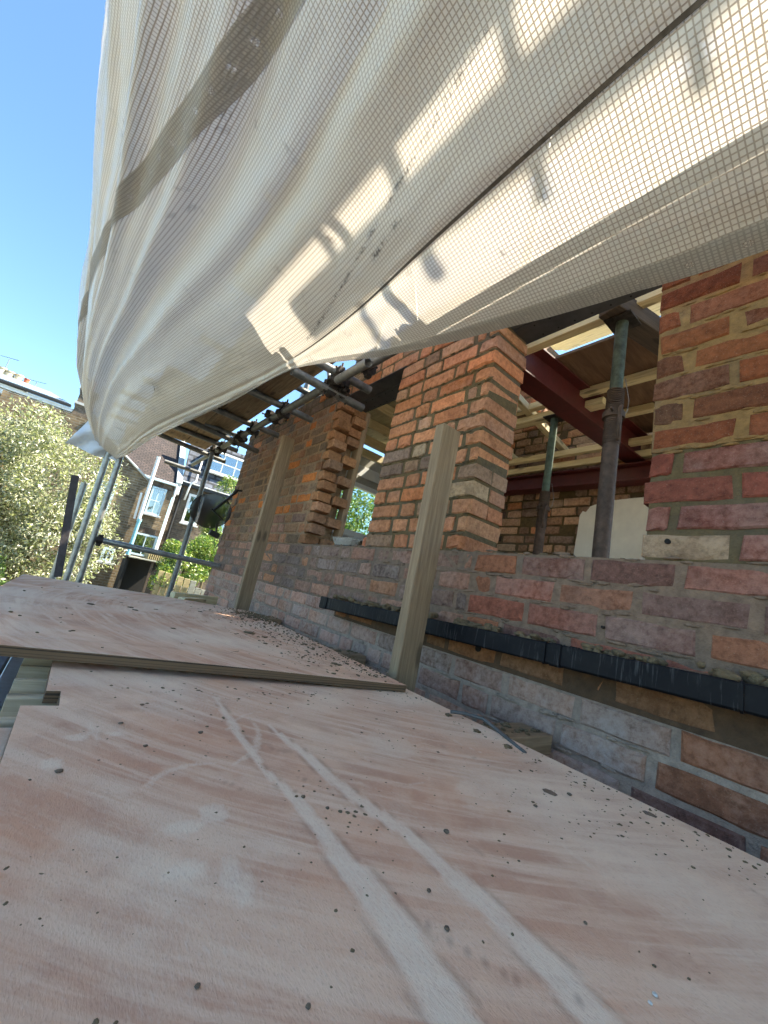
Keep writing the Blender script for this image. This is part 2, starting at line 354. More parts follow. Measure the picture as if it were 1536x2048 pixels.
# reinforced sheeting
CELL = 0.0128
def grid_mask(t, uv, width=.2):
    se = t.add('ShaderNodeSeparateXYZ'); t.lk(uv, se.inputs[0]); m = None
    for i in (0, 1):
        p = t.math('PINGPONG', t.math('DIVIDE', se.outputs[i], CELL), .5)
        k = t.ramp(p, [(.0, 1), (width*.5, 1), (width*.5+.06, 0)]); m = k if m is None else t.math('MAXIMUM', m, k)
    return m, se
def mat_sheet():
    t = NT('reinforced_sheeting'); uv = t.coord('UV'); m, se = grid_mask(t, uv, .17)
    v = t.coord('World'); n = t.noise(v, 3.0, 3, .6); cr = t.noise(t.coord('World', (24, 7, 24)), 1.5, 4, .6, 1.0); dirt = t.noise(v, 9, 5, .72, .4)
    dm = t.math('MULTIPLY', t.ramp(dirt, [(.60, 0), (.74, 1)]), t.ramp(n, [(.42, 0), (.6, .75)]))
    lc = t.mix(t.ramp(n, [(.35, 0), (.65, 1)]), (.76, .725, .67), (.81, .775, .725))
    lc = t.mix(dm, lc, (.22, .19, .165))
    tc = t.mix(m, lc, t.mix(dm, (.50, .44, .385), (.16, .13, .11)))
    nb = t.bump(t.math('ADD', cr, t.math('MULTIPLY', m, .10)), .30, .010)
    di = t.add('ShaderNodeBsdfDiffuse'); tl = t.add('ShaderNodeBsdfTranslucent'); tp = t.add('ShaderNodeBsdfTransparent'); gl = t.add('ShaderNodeBsdfGlossy')
    gl.inputs['Roughness'].default_value = .32
    for q in (di, tl, gl): t.lk(nb, q.inputs['Normal'])
    t.lk(tc, di.inputs[0]); t.lk(t.mix(m, lc, (.20, .17, .145)), tl.inputs[0])
    a = t.add('ShaderNodeMixShader'); t.lk(t.ramp(m, [(0, .215), (1, .20)]), a.inputs[0]); t.lk(di.outputs[0], a.inputs[1]); t.lk(tl.outputs[0], a.inputs[2])
    b = t.add('ShaderNodeMixShader'); t.lk(t.ramp(m, [(0, .10), (1, 0)]), b.inputs[0]); t.lk(a.outputs[0], b.inputs[1]); t.lk(tp.outputs[0], b.inputs[2])
    fr = t.add('ShaderNodeFresnel'); fr.inputs[0].default_value = 1.45; t.lk(nb, fr.inputs['Normal'])
    c = t.add('ShaderNodeMixShader'); t.lk(t.math('MULTIPLY', fr.outputs[0], .8), c.inputs[0]); t.lk(b.outputs[0], c.inputs[1]); t.lk(gl.outputs[0], c.inputs[2])
    t.lk(c.outputs[0], t.out.inputs[0]); return t.m
M_SHEET = mat_sheet()
def mat_band():
    t = NT('sheeting_band'); uv = t.coord('UV'); m, se = grid_mask(t, uv, .26); v = t.coord('World'); n = t.noise(v, 14, 6, .65); g = t.noise(t.coord('World', (3, 3, 3)), 6, 7, .7, .5)
    col = t.mix(m, t.mix(t.ramp(g, [(.5, 0), (.7, .8)]), (.60, .575, .545), (.44, .415, .39)), (.42, .395, .37))
    # eyelets every 115 mm along the middle of the band (uv.y is 0..1 across the band)
    px = t.math('SUBTRACT', t.math('PINGPONG', t.math('DIVIDE', se.outputs[0], .115), .5), 0.0)
    py = t.math('MULTIPLY', t.math('SUBTRACT', se.outputs[1], .055), 8.0)
    px = t.math('MULTIPLY', px, 1.0)
    dd = t.math('SQRT', t.math('ADD', t.math('POWER', px, 2.0), t.math('POWER', py, 2.0)))
    hole = t.ramp(dd, [(.0, 1), (.085, 1), (.105, 0)])
    cross = t.ramp(t.math('MINIMUM', px, t.math('ABSOLUTE', py)), [(.0, 0), (.012, 0), (.018, 1)])
    hole = t.math('MULTIPLY', hole, cross)
    di = t.add('ShaderNodeBsdfDiffuse'); tl = t.add('ShaderNodeBsdfTranslucent'); tp = t.add('ShaderNodeBsdfTransparent')
    t.lk(col, di.inputs[0]); t.lk(col, tl.inputs[0])
    a = t.add('ShaderNodeMixShader'); a.inputs[0].default_value = .40; t.lk(di.outputs[0], a.inputs[1]); t.lk(tl.outputs[0], a.inputs[2])
    b = t.add('ShaderNodeMixShader'); t.lk(t.math('ADD', t.math('MULTIPLY', hole, .93), .06), b.inputs[0]); t.lk(a.outputs[0], b.inputs[1]); t.lk(tp.outputs[0], b.inputs[2])
    t.lk(b.outputs[0], t.out.inputs[0]); return t.m
M_BAND = mat_band()
M_SEAM = mat_plain('sheeting_seam', (.12, .10, .09), .8, 0, .4, 60, .3)

# ================================================================== SETTING
def ground():
    m = MB(); n = 40; X = np.linspace(-300, 300, n); Y = np.linspace(-300, 400, n)
    vs = [(x, y, -2.62 + .03*math.sin(x*.7)*math.cos(y*.6)) for y in Y for x in X]
    fs = [(j*n+i, j*n+i+1, (j+1)*n+i+1, (j+1)*n+i) for j in range(n-1) for i in range(n-1)]
    o = m.add(vs, fs).build('ground', M_GROUND); tag(o, kind='structure')
ground()
o = MB().box((1.37, -2.2, -.95), (5.2, 4.3, -.90)).build('floor', M_OLDWOOD); tag(o, kind='structure')

# ================================================================== BRICK BUILDING
WX = 1.15; PITCH = .075; ZK = .2346; CAMINV = cam.matrix_world.inverted()
building = empty('brick_building', (1.25, 1.5, -2.6), 'roofless red brick house wall under repair with two empty window openings', 'building')
def child(o): o.parent = building; o.matrix_parent_inverse = building.matrix_world.inverted(); return o
bpy.context.view_layer.update()
INVB = Matrix.Translation((-1.25, -1.5, 2.6))
def put(o, parent=building, inv=INVB):
    o.parent = parent; o.matrix_parent_inverse = inv; return o
zc = lambda k: ZK + PITCH*k
PAL = {'pier': [(.29,.115,.062),(.25,.098,.058),(.20,.095,.062),(.32,.14,.075),(.17,.10,.075),(.27,.10,.06)],
       'pierlow': [(.27,.095,.075),(.22,.085,.075),(.16,.075,.07),(.29,.105,.08),(.26,.09,.07),(.25,.095,.075),(.40,.33,.25)],
       'pillar': [(.47,.23,.13),(.48,.27,.165),(.30,.20,.14),(.20,.145,.12),(.43,.175,.08),(.36,.28,.20),(.38,.19,.11),(.46,.205,.11),(.44,.22,.125),(.40,.20,.12)],
       'far': [(.225,.145,.095),(.18,.135,.10),(.27,.165,.10),(.145,.115,.095),(.24,.13,.08),(.20,.14,.10),(.46,.17,.05)],
       'low': [(.29,.165,.13),(.21,.145,.13),(.35,.21,.165),(.155,.12,.115),(.39,.205,.125),(.25,.15,.12)],
       'lownear': [(.33,.135,.10),(.28,.125,.10),(.24,.12,.10),(.37,.18,.115),(.20,.115,.105)],
       'base': [(.25,.155,.125),(.21,.125,.105),(.29,.165,.13),(.17,.115,.10)],
       'tooth': [(.34,.19,.105),(.29,.16,.09),(.38,.20,.11),(.25,.15,.095)],
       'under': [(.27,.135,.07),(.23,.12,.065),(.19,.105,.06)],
       'inner': [(.40,.24,.14),(.33,.19,.11),(.27,.15,.09),(.44,.30,.19),(.46,.19,.08),(.20,.13,.09)]}
def brick_variant(L, H, D, seed, rugged=1.0):
    r = random.Random(seed); per = []
    nx, nz = 4, 1
    for i in range(nx): per.append((-L/2 + L*i/nx, -H/2))
    for i in range(nz): per.append((L/2, -H/2 + H*i/nz))
    for i in range(nx): per.append((L/2 - L*i/nx, H/2))
    for i in range(nz): per.append((-L/2, H/2 - H*i/nz))
    n = len(per); A, B, C = [], [], []
    for k, (y, z) in enumerate(per):
        corner = abs(abs(y)-L/2) < 1e-6 and abs(abs(z)-H/2) < 1e-6
        pull = 1.0 - (r.uniform(0, .008)/max(L, H)*2 if corner else 0)
        jy, jz = r.uniform(-.0022, .0022)*rugged, r.uniform(-.0026, .0022)*rugged
        chip = r.random() < .20*rugged
        yb, zb = y*pull + jy, z*pull + jz
        B.append((r.uniform(.003, .006), yb, zb)); A.append((D, yb, zb))
        ins = r.uniform(.003, .0065) + (r.uniform(.006, .016) if chip else 0)
        C.append((r.uniform(-.0015, .0015)*rugged, yb - math.copysign(min(ins, L*.3), y), zb - math.copysign(min(ins, H*.3), z)))
    vs = A + B + C
    fs = [(i, (i+1) % n, n+(i+1) % n, n+i) for i in range(n)] + [(n+i, n+(i+1) % n, 2*n+(i+1) % n, 2*n+i) for i in range(n)] + [tuple(range(2*n, 3*n))]
    return vs, [f[::-1] for f in fs]
VAR = {}
def variants(kind):
    if kind not in VAR:
        L = {'S': .211, 'Q': .155, 'H': .1025, 'C': .055}[kind]; out = []
        for i in range(10 if kind in 'SH' else 4):
            vs, fs = brick_variant(L, .0612, .0985, ord(kind) + i*13)
            m = bpy.data.meshes.new('brick'); m.from_pydata(vs, [], fs); m.materials.append(M_BRICK); m.update(); out.append((m, vs, fs))
        VAR[kind] = (L, out)
    return VAR[kind]
BR = []      # (x, y0, y1, z centre, zone, depth)
def course(y0, y1, k, zone, bond, x=WX, start=0.0, depth=.0985, jx=.003):
    j = .0145; y = y0; i = 0; r = random.Random(int(k*131+y0*977)); first = True
    seq = {'run': ['S'], 'flem': ['S', 'H'], 'mix': ['S', 'H', 'S', 'S'], 'head': ['H']}[bond]
    i = (k*(1 if bond != 'mix' else 3)) % len(seq)
    while y < y1 - .03:
        L = {'S': .211, 'H': .1025}[seq[i % len(seq)]]; i += 1
        if bond == 'mix' and r.random() < .25: L = .1025 if L > .2 else .211
        L += r.uniform(-.004, .004)
        if first and start > 0 and L > start: L = start
        first = False; e = min(y + L, y1)
        if y1 - e < .045: e = y1
        BR.append((x + r.uniform(-jx, jx), y, e, zc(k) + PITCH/2 - .001 + r.uniform(-.0012, .0012), zone, depth)); y = e + j
# near pier (right of the near opening), pillar, far wall, wall below the openings, top band
for k in range(0, 16):
    course(-1.1, .437 + random.Random(k).uniform(-.012, .004), k, 'pier' if k > 3 else 'pierlow', 'run', start=(.211, .10)[k % 2] if True else 0)
for k in range(0, 14):
    split = k in (2, 3, 4)
    fw = (.1025, .155, .0995, .06)[(k*3) % 4]
    if split: fw = (.1025, .155)[k % 2]
    rr = random.Random(k+50)
    BR.append((WX + rr.uniform(-.002, .002), 1.047 + rr.uniform(-.003, .003), 1.047+fw, zc(k)+PITCH/2-.001, 'pillar', .1025 if split else .214))
    if split: BR.append((WX+.1135, 1.049, 1.047+.1025, zc(k)+PITCH/2-.001, 'pillar', .1015))
    course(1.047+fw+.0115, 1.722, k, 'pillar', 'flem', start=.06 if k % 2 else 0, jx=.0035)
for k in range(0, 14):
    rr = random.Random(k+90); e0 = 2.345 + (.0 if k % 2 else .045) + rr.uniform(-.012, .012) + (.03 if k < 2 else 0)
    BR.append((WX + rr.uniform(-.003, .003), e0, e0+.1025, zc(k)+PITCH/2, 'tooth', .1025))
    course(e0+.114, 4.42, k, 'far', 'flem', start=(.10 if k % 2 else 0))
    if k % 2 == 0 or k > 10:                                   # toothing left on the inner leaf
        BR.append((WX+.1135, 2.36 + rr.uniform(-.02, .03), 2.55, zc(k)+PITCH/2-.004, 'tooth', .1015))
course(1.2, 2.02, 16, 'pillar', 'flem'); course(1.2, 1.92, 17, 'pillar', 'flem', start=.1)
for k in (14, 15):
    course(-1.1, 2.33, k, 'pillar', 'flem', start=.15 if k % 2 else 0); course(2.34, 4.42, k, 'far', 'flem', start=.12 if k % 2 else 0)
for k in range(-4, 0):
    course(-1.1, .98, k, 'lownear', 'run', start=(.13, .03, .17, .09)[k]); course(.99, 4.42, k, 'low', 'mix', start=(.16, .05)[k % 2])
for k in range(-10, -4):
    zone = 'under' if k == -5 else 'base'
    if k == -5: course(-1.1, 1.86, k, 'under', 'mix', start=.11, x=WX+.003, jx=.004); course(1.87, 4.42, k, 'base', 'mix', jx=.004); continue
    course(-1.1, 4.42, k, zone, 'mix' if k % 2 else 'run', start=(.07, .18, .11)[k % 3], x=WX, jx=.004)
WS = {'tooth': .0, 'pier': .0, 'pierlow': .1, 'pillar': .05, 'far': .0, 'low': .22, 'lownear': .12, 'base': .62, 'under': .05}
def area_px(b):
    x, y0, y1, z, zone, d = b; P = []
    for yy, zz in ((y0, z-.033), (y1, z-.033), (y1, z+.033), (y0, z+.033)):
        q = CAMINV @ Vector((x, yy, zz))
        if q.z > -.02: return 0
        P.append((.521*q.x/-q.z, .521*q.y/-q.z))
    if max(p[0] for p in P) < -.5 or min(p[0] for p in P) > .5 or min(p[1] for p in P) > .667 or max(p[1] for p in P) < -.667: return 0
    return abs(sum(P[i][0]*P[(i+1) % 4][1]-P[(i+1) % 4][0]*P[i][1] for i in range(4)))/2
BR.sort(key=area_px, reverse=True)
wall = empty('wall', (0, 0, 0)); put(wall)
jv, jf, jc = [], [], []
for n_, (x, y0, y1, z, zone, dep) in enumerate(BR):
    L = y1-y0; r = random.Random(n_*7+3)
    if z < zc(-4) - .02 and y0 > 2.0 and zone == 'base': smear = .6
    else: smear = WS[zone]
    smear = max(0, min(1, smear + r.uniform(-.2, .25)))
    if zone == 'far' and z < zc(3): zone = 'low' if r.random() < .5 else 'far'
    if zone == 'base' and y1 < .46 and z > zc(-9): zone = 'lownear'; smear = min(smear, .25)
    c = r.choice(PAL[zone]); f = r.uniform(.80, 1.15); f *= {'pier': .66, 'pierlow': .72, 'lownear': .80, 'base': 1.7, 'low': .92}.get(zone, 1.0); c = tuple(min(1, q*f*w) for q, w in zip(c, (1.02, .78, .56) if zone == 'pier' else (1.04, .86, .72) if zone in ('pier', 'pierlow', 'lownear') else (1.04, .92, .78)))
    kind = 'S' if L > .185 else 'Q' if L > .128 else 'H' if L > .075 else 'C'
    L0, vl = variants(kind); m, vs, fs = vl[r.randrange(len(vl))]
    flip = r.choice((1, -1)); sy = L/L0
    if n_ < 300:
        o = bpy.data.objects.new('brick', m); o.color = (*c, smear); link(o)
        o.location = (x, (y0+y1)/2, z); o.scale = (dep/.0985, sy, 1)
        o.rotation_euler = (r.uniform(-.004, .004), 0, r.uniform(-.008, .008) + (math.pi*0))
        o.parent = wall
    else:
        b = len(jv); jv += [(x + vx*(dep/.0985), (y0+y1)/2 + vy*sy, z + vz) for vx, vy, vz in vs]
        jf += [tuple(b+i for i in q) for q in fs]; jc += [(*c, smear)]*len(vs)
def joined(name, vs, fs, cols, mat, parent, kind='stuff'):
    m = bpy.data.meshes.new(name); m.from_pydata(vs, [], fs); m.materials.append(mat)
    a = m.color_attributes.new('Col', 'FLOAT_COLOR', 'POINT'); a.data.foreach_set('color', np.array(cols, dtype=np.float32).ravel()); m.update()
    o = link(bpy.data.objects.new(name, m), parent); o['kind'] = kind; return o
joined('far_bricks', jv, jf, jc, M_BRICK_A, wall)
# mortar cores
def core(a, b, mat):
    o = MB().box(a, b).build('mortar', mat, wall); return o
core((WX+.004, -1.1, zc(4)), (1.362, .428, zc(16)), M_MORT_Y); core((WX+.007, -1.1, zc(0)+.001), (1.361, .426, zc(4)), M_MORT_O)
core((WX+.0075, 1.056, zc(0)+.001), (1.357, 1.716, zc(14)), M_MORT_O)
core((WX+.0045, 2.46, zc(0)+.001), (1.356, 4.41, zc(14)), M_MORT_T)
core((WX+.006, 1.21, zc(16)+.001), (1.358, 1.9, zc(18)-.03), M_MORT_O); core((WX+.006, .430, zc(14)+.006), (1.360, 4.41, zc(16)), M_MORT_O)
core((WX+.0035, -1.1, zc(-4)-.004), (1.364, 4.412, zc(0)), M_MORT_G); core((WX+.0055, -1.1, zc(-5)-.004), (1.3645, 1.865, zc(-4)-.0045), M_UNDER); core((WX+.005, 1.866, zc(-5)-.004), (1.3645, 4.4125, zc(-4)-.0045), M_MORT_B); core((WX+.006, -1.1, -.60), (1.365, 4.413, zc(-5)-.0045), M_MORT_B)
o = MB().box((WX+.02, -1.1, -2.7), (1.37, 4.414, -.60)).build('wall_footing', M_STOCK2, wall)
# lintels: pressed steel with two flanges and rows of holes in the soffit
def lintel(y0, y1, holes):
    zs = zc(14)
    o = MB().box((WX+.001, y0, zs), (WX+.100, y1, zs+.0045)).box((WX+.104, y0, zs-.003), (1.366, y1, zs+.0045)).box((WX+.098, y0, zs+.004), (WX+.106, y1, zs+.03)).build('lintel', M_LINTEL); put(o)
    h = MB(); y = y0+.06
    while holes and y < y1-.05:
        for xx in (1.275, 1.345): h.tube((xx, y, zs-.0045), (xx, y, zs-.0028), .0038, 8)
        y += .072
    if holes: hh = h.build('punched_holes', M_HOLE, o)
    return o
lintel(.40, 1.075, True); lintel(1.695, 2.50, True)
# mortar pointing smears / bedding scraps on the sill of the openings
def lump_mesh(seed, n=3, sq=.5):
    bm_v = []; r = random.Random(seed); rings = 5; seg = 8
    vs = [(0, 0, -sq)]; 
    for i in range(1, rings):
        ph = math.pi*i/rings - math.pi/2
        for j in range(seg):
            th = 2*math.pi*j/seg; k = 1 + r.uniform(-.28, .28); vs.append((math.cos(ph)*math.cos(th)*k, math.cos(ph)*math.sin(th)*k, math.sin(ph)*sq*k))
    vs.append((0, 0, sq)); fs = [(0, 1+(j+1) % seg, 1+j) for j in range(seg)]
    for i in range(rings-2):
        for j in range(seg): a = 1+i*seg; fs.append((a+j, a+(j+1) % seg, a+seg+(j+1) % seg, a+seg+j))
    a = 1+(rings-2)*seg; fs += [(a+j, a+(j+1) % seg, len(vs)-1) for j in range(seg)]
    return vs, fs
LUMPS = [lump_mesh(i) for i in range(6)]
def lumps(name, spots, mat, parent=None, smooth=True):
    """many crumbs in one mesh: spots of (x, y, z, rx, ry, rz)"""
    m = MB(); r = random.Random(len(spots))
    for (x, y, z, a, b, c) in spots:
        vs, fs = LUMPS[r.randrange(6)]; th = r.uniform(0, 6.28); ct, st = math.cos(th), math.sin(th)
        m.add([(x + (vx*ct*a - vy*st*b), y + (vx*st*a + vy*ct*b), z + vz*c*2) for vx, vy, vz in vs], fs, smooth)
    return m.build(name, mat, parent)
sp = []
for (a, b, n) in ((.44, .60, 10), (.60, 1.04, 34), (1.74, 2.34, 18)):
    for i in range(n): sp.append((WX + random.uniform(.02, .16), random.uniform(a, b), zc(0)+.002, random.uniform(.008, .022), random.uniform(.008, .02), random.uniform(.003, .009)))
lumps('mortar_scraps', sp, M_CEMENT, wall)
def wall_smears(name, spots, mat):
    m = MB(); r = random.Random(len(spots)+3)
    for (x, y, z, a, b, c) in spots:
        vs, fs = LUMPS[r.randrange(6)]; m.add([(x + vz*2*a, y + vx*b, z + vy*c) for vx, vy, vz in vs], fs, True)
    o = m.build(name, mat, wall); o['kind'] = 'stuff'; return o
rs = random.Random(77)
def joint_smears(y0, y1, ks, n, x, big=1.0):
    out = []
    for i in range(n):
        k = rs.choice(ks); y = rs.uniform(y0, y1); out.append((x, y, zc(k) + rs.uniform(-.006, .007), rs.uniform(.002, .0048), rs.uniform(.006, .026)*big, rs.uniform(.0025, .0058)))
    return out
wall_smears('mortar_smears', joint_smears(1.06, 1.71, range(1, 14), 210, WX+.0045), M_MORT_O)
wall_smears('mortar_smears', joint_smears(-.2, .425, range(4, 16), 150, WX+.003, 1.3), M_MORT_Y)
wall_smears('mortar_smears', joint_smears(-.2, 2.6, range(-4, 1), 200, WX+.0025, 1.3), M_MORT_G); wall_smears('mortar_smears', joint_smears(-.2, 2.6, range(-9, -5), 120, WX+.0015, 1.3), M_MORT_B)
hm = MB()
for (y, z, r_) in ((.375, .283, .0065), (.905, -.098, .011), (.512, .045, .004)): hm.tube((WX-.004, y, z), (WX+.02, y, z), r_, 14)
hm.build('drill_holes', M_HOLE, wall)

# ================================================================== GUTTER along the wall
gz = lambda y: -.0085 - .0262*y
gut = empty('gutter', (1.1, .5, 0), 'black plastic gutter streaked with lime along the lower brick wall', 'gutter')
GI = Matrix.Translation((-1.1, -.5, 0))
def prof_sweep(prof, ys, zf, mat, name, parent, inv, x0=0):
    m = MB(); n = len(prof); vs = []
    for y in ys: vs += [(x0+px, y, zf(y)+pz) for px, pz in prof]
    fs = [(j*n+i, j*n+(i+1) % n, (j+1)*n+(i+1) % n, (j+1)*n+i) for j in range(len(ys)-1) for i in range(n)]
    fs += [tuple(range(n))[::-1], tuple((len(ys)-1)*n+i for i in range(n))]
    o = m.add(vs, fs).build(name, mat); put(o, parent, inv); return o
U = [(1.052, .0), (1.056, .0), (1.058, -.048), (1.142, -.048), (1.143, .0), (1.147, .0), (1.147, -.052), (1.053, -.055), (1.0495, -.05), (1.0495, -.004)]
prof_sweep(U, [-1.1, -.3, .2, .6, 1.0, 1.4, 1.79], gz, M_GUTTER, 'channel', gut, GI)
U2 = [(x - (.004 if x < 1.1 else -.002) , z*1.07+.002) for x, z in U]
prof_sweep(U2, [.565, .592], gz, M_GUTTER, 'union_clip', gut, GI); prof_sweep(U2, [.607, .612], gz, M_GUTTER, 'union_clip', gut, GI)
prof_sweep(U2, [1.785, 1.85], gz, M_GUTTER, 'stop_end', gut, GI); prof_sweep(U2, [.205, .21], gz, M_GUTTER, 'union_clip', gut, GI)
# mortar that has dropped into the gutter
prof_sweep([(1.058, -.010), (1.085, -.001), (1.12, .003), (1.142, .001), (1.142, -.045), (1.059, -.045)], list(np.linspace(-1.0, 1.84, 40)), lambda y: gz(y)-.002+.003*math.sin(y*31)+.002*math.sin(y*83), M_MORT_G, 'mortar_fill', gut, GI)
for (a, b, n, mx, lab) in ((1.08, 1.80, 70, .020, 'long ridge of brown mortar droppings on the far end of the black gutter'), (.80, .95, 26, .017, 'brown mortar droppings on the gutter just right of the timber post'),
                      (.64, .72, 14, .015, 'small brown mortar patch on the gutter left of its clip'), (.36, .52, 30, .014, 'flat brown mortar droppings on the gutter right of its clip'),
                      (-.3, .30, 70, .024, 'large heap of brown mortar on the gutter at the right edge')):
    sp = []
    for i in range(n):
        y = random.uniform(a, b); sp.append((random.uniform(1.065, 1.135), y, gz(y)+random.uniform(.0, mx*.8), random.uniform(.008, mx), random.uniform(.010, mx*1.3), random.uniform(.005, mx*.62)))
    tag(lumps('mortar_droppings', sp, M_CEMENT), lab, 'mortar', 'mortar heaps on the gutter')

# ================================================================== PLATFORM: joists, slats, plywood, posts
ZB = -.242
jl = ['sawn timber joist end beside the near plywood edge with mortar crumbs on it', 'sawn timber joist end poking out left of the near post', 'sawn timber joist end poking out right of the far post']
JY = (.655, 1.53, 2.47)
for y, lab in zip(JY, jl): timber('timber_joist', (.03, y, ZB-.018-.0245), (1.132, y, ZB-.018-.0245), .098, .047, M_JOIST, label=lab, cat='joist', group='timber joists under the plywood')
for (y, xe, lab) in ((2.86, .80, 'low timber joist behind the far plywood edge, nearer of two'), (3.16, .97, 'low timber joist behind the far plywood edge, farther of two')):
    timber('timber_joist', (.62, y, -.30), (xe, y+.18, -.30), .05, .08, M_BATTEN, label=lab, cat='joist')
sy = [.640, .745, .757, .845, .857, .941, 1.029, 1.118]
sl = ['bottom', 'second', 'third', 'fourth', 'fifth', 'sixth', 'seventh', 'topmost']
slats = empty('slatted_timber', (.1, .9, -.34), 'thin upright timber slats in a row left of the plywood', 'slats')
for i, y in enumerate(sy[1:]):
    o = timber('slat', (-.016, y, -.301), (.22, y, -.301), .011, .080, M_SLAT, c=.001); put(o, slats, Matrix.Translation((-.1, -.9, .34)))
tag(MB().box((-.048, .60, -.352), (-.019, 2.2, -.345), c=.002).build('foil_strip', M_FOIL), 'shiny blue grey metal strip running beside the slat ends', 'metal strip')
tag(MB().box((-.056, .3, -.50), (-.0485, 2.2, -.36)).build('black_edge_trim', M_BLACKMETAL), 'narrow black trim left of the shiny metal strip', 'trim')
tag(MB().box((-.60, .3, -.52), (-.057, 2.4, -.40), c=.004).build('grey_felt_ledge', M_GREYSTRIP), 'grey felted roof ledge at the left edge under the plywood', 'ledge')
ext = MB().box((-.55, -1.5, -2.7), (1.12, 4.6, -.56)).build('lower_extension', M_STOCK2); tag(ext, 'low brick extension that carries the timber platform', 'building')
pk = MB()
for y in (.1, 1.53, 2.47): pk.box((.02, y-.1, -.56), (.12, y+.1, -.3075)).box((.98, y-.1, -.56), (1.08, y+.1, -.3075))
o = pk.build('bearer_blocks', M_OLDWOOD, ext)
tag(MB().box((-.12, .635, -.272), (.0045, .722, -.2605), c=.001).build('plywood_offcut', [M_PLY]), 'reddish plywood offcut at the left edge beside the slats', 'plywood')
timber('timber_batten', (-.12, .60, -.285), (.004, .60, -.285), .06, .02, M_SLAT, label='dull timber batten under the reddish plywood offcut', cat='batten')

def seg_dist(P, pts, ws):
    """distance from grid points P to a polyline, as a fraction of its local half width"""
    best = np.full(len(P), 9.0)
    for (a, b, wa, wb) in zip(pts[:-1], pts[1:], ws[:-1], ws[1:]):
        a, b = np.array(a), np.array(b); d = b-a; t = np.clip(((P-a) @ d)/(d @ d), 0, 1)
        q = np.linalg.norm(P-(a+t[:, None]*d), axis=1)/(wa+(wb-wa)*t); best = np.minimum(best, q)
    return best
def vnoise(P, s, seed=0):
    return np.array([mnoise.noise(Vector((p[0]*s+seed, p[1]*s, seed*.37))) for p in P])
def plywood(name, corners, zf, keep, label, marks, step=.006, z_th=.018):
    (p00, p10, p11, p01) = [np.array(c) for c in corners]
    nu = int(np.linalg.norm(p10-p00)/step); nv = int(np.linalg.norm(p01-p00)/step)
    u, v = np.meshgrid(np.linspace(0, 1, nu+1), np.linspace(0, 1, nv+1)); u, v = u.ravel()[:, None], v.ravel()[:, None]
    P = p00*(1-u)*(1-v) + p10*u*(1-v) + p11*u*v + p01*(1-u)*v
    Z = np.array([zf(x, y) for x, y in P]); N = len(P)
    cells = [(i, j) for j in range(nv) for i in range(nu) if keep(*(P[j*(nu+1)+i] + P[(j+1)*(nu+1)+i+1])/2)]
    cs = set(cells); quad = lambda i, j: (j*(nu+1)+i, j*(nu+1)+i+1, (j+1)*(nu+1)+i+1, (j+1)*(nu+1)+i)
    faces = [quad(i, j) for i, j in cells]; nt = len(faces); side = []
    for i, j in cells:
        a, b, c, d = quad(i, j)
        for (e0, e1, ni, nj) in ((a, b, i, j-1), (b, c, i+1, j), (c, d, i, j+1), (d, a, i-1, j)):
            if (ni, nj) not in cs: side.append((e0, N+e0, N+e1, e1))
    verts = np.vstack([np.column_stack([P, Z]), np.column_stack([P, Z-z_th])])
    low = [tuple(N+q for q in f[::-1]) for f in faces]
    m = bpy.data.meshes.new(name); m.from_pydata(verts.tolist(), [], faces + side + low)
    m.materials.append(M_PLY); m.materials.append(M_PLYEDGE); m.polygons.foreach_set('material_index', [0]*nt+[1]*len(side)+[0]*nt)
    dust, scr = marks(P)
    for nm, arr in (('dust', dust), ('scrape', scr)):
        at = m.attributes.new(nm, 'FLOAT', 'POINT'); at.data.foreach_set('value', np.concatenate([arr, arr*0]).astype(np.float32))
    m.update(); o = link(bpy.data.objects.new(name, m)); return tag(o, label, 'plywood')
S1 = [(.281, .80), (.272, .646), (.266, .516), (.276, .452), (.277, .366), (.276, .321), (.274, .253), (.266, .182), (.262, .05), (.26, -.4)]
W1 = [.004, .007, .005, .006, .010, .014, .016, .017, .019, .02]
S2 = [(.330, .66), (.344, .532), (.350, .435), (.367, .357), (.369, .283), (.369, .226), (.368, .181), (.360, .140), (.35, -.3)]
W2 = [.003, .009, .010, .010, .012, .0125, .014, .015, .016]
BLOT = [(.177, .338, .011, .030), (.184, .434, .012, .016), (.15, .419, .022, .010), (.072, .632, .012, .011), (.047, .562, .012, .014), (.108, .639, .009, .007), (.141, .362, .02, .011), (.61, .285, .030, .05), (.56, .40, .05, .03), (.52, .56, .06, .05), (.60, .20, .03, .04)]
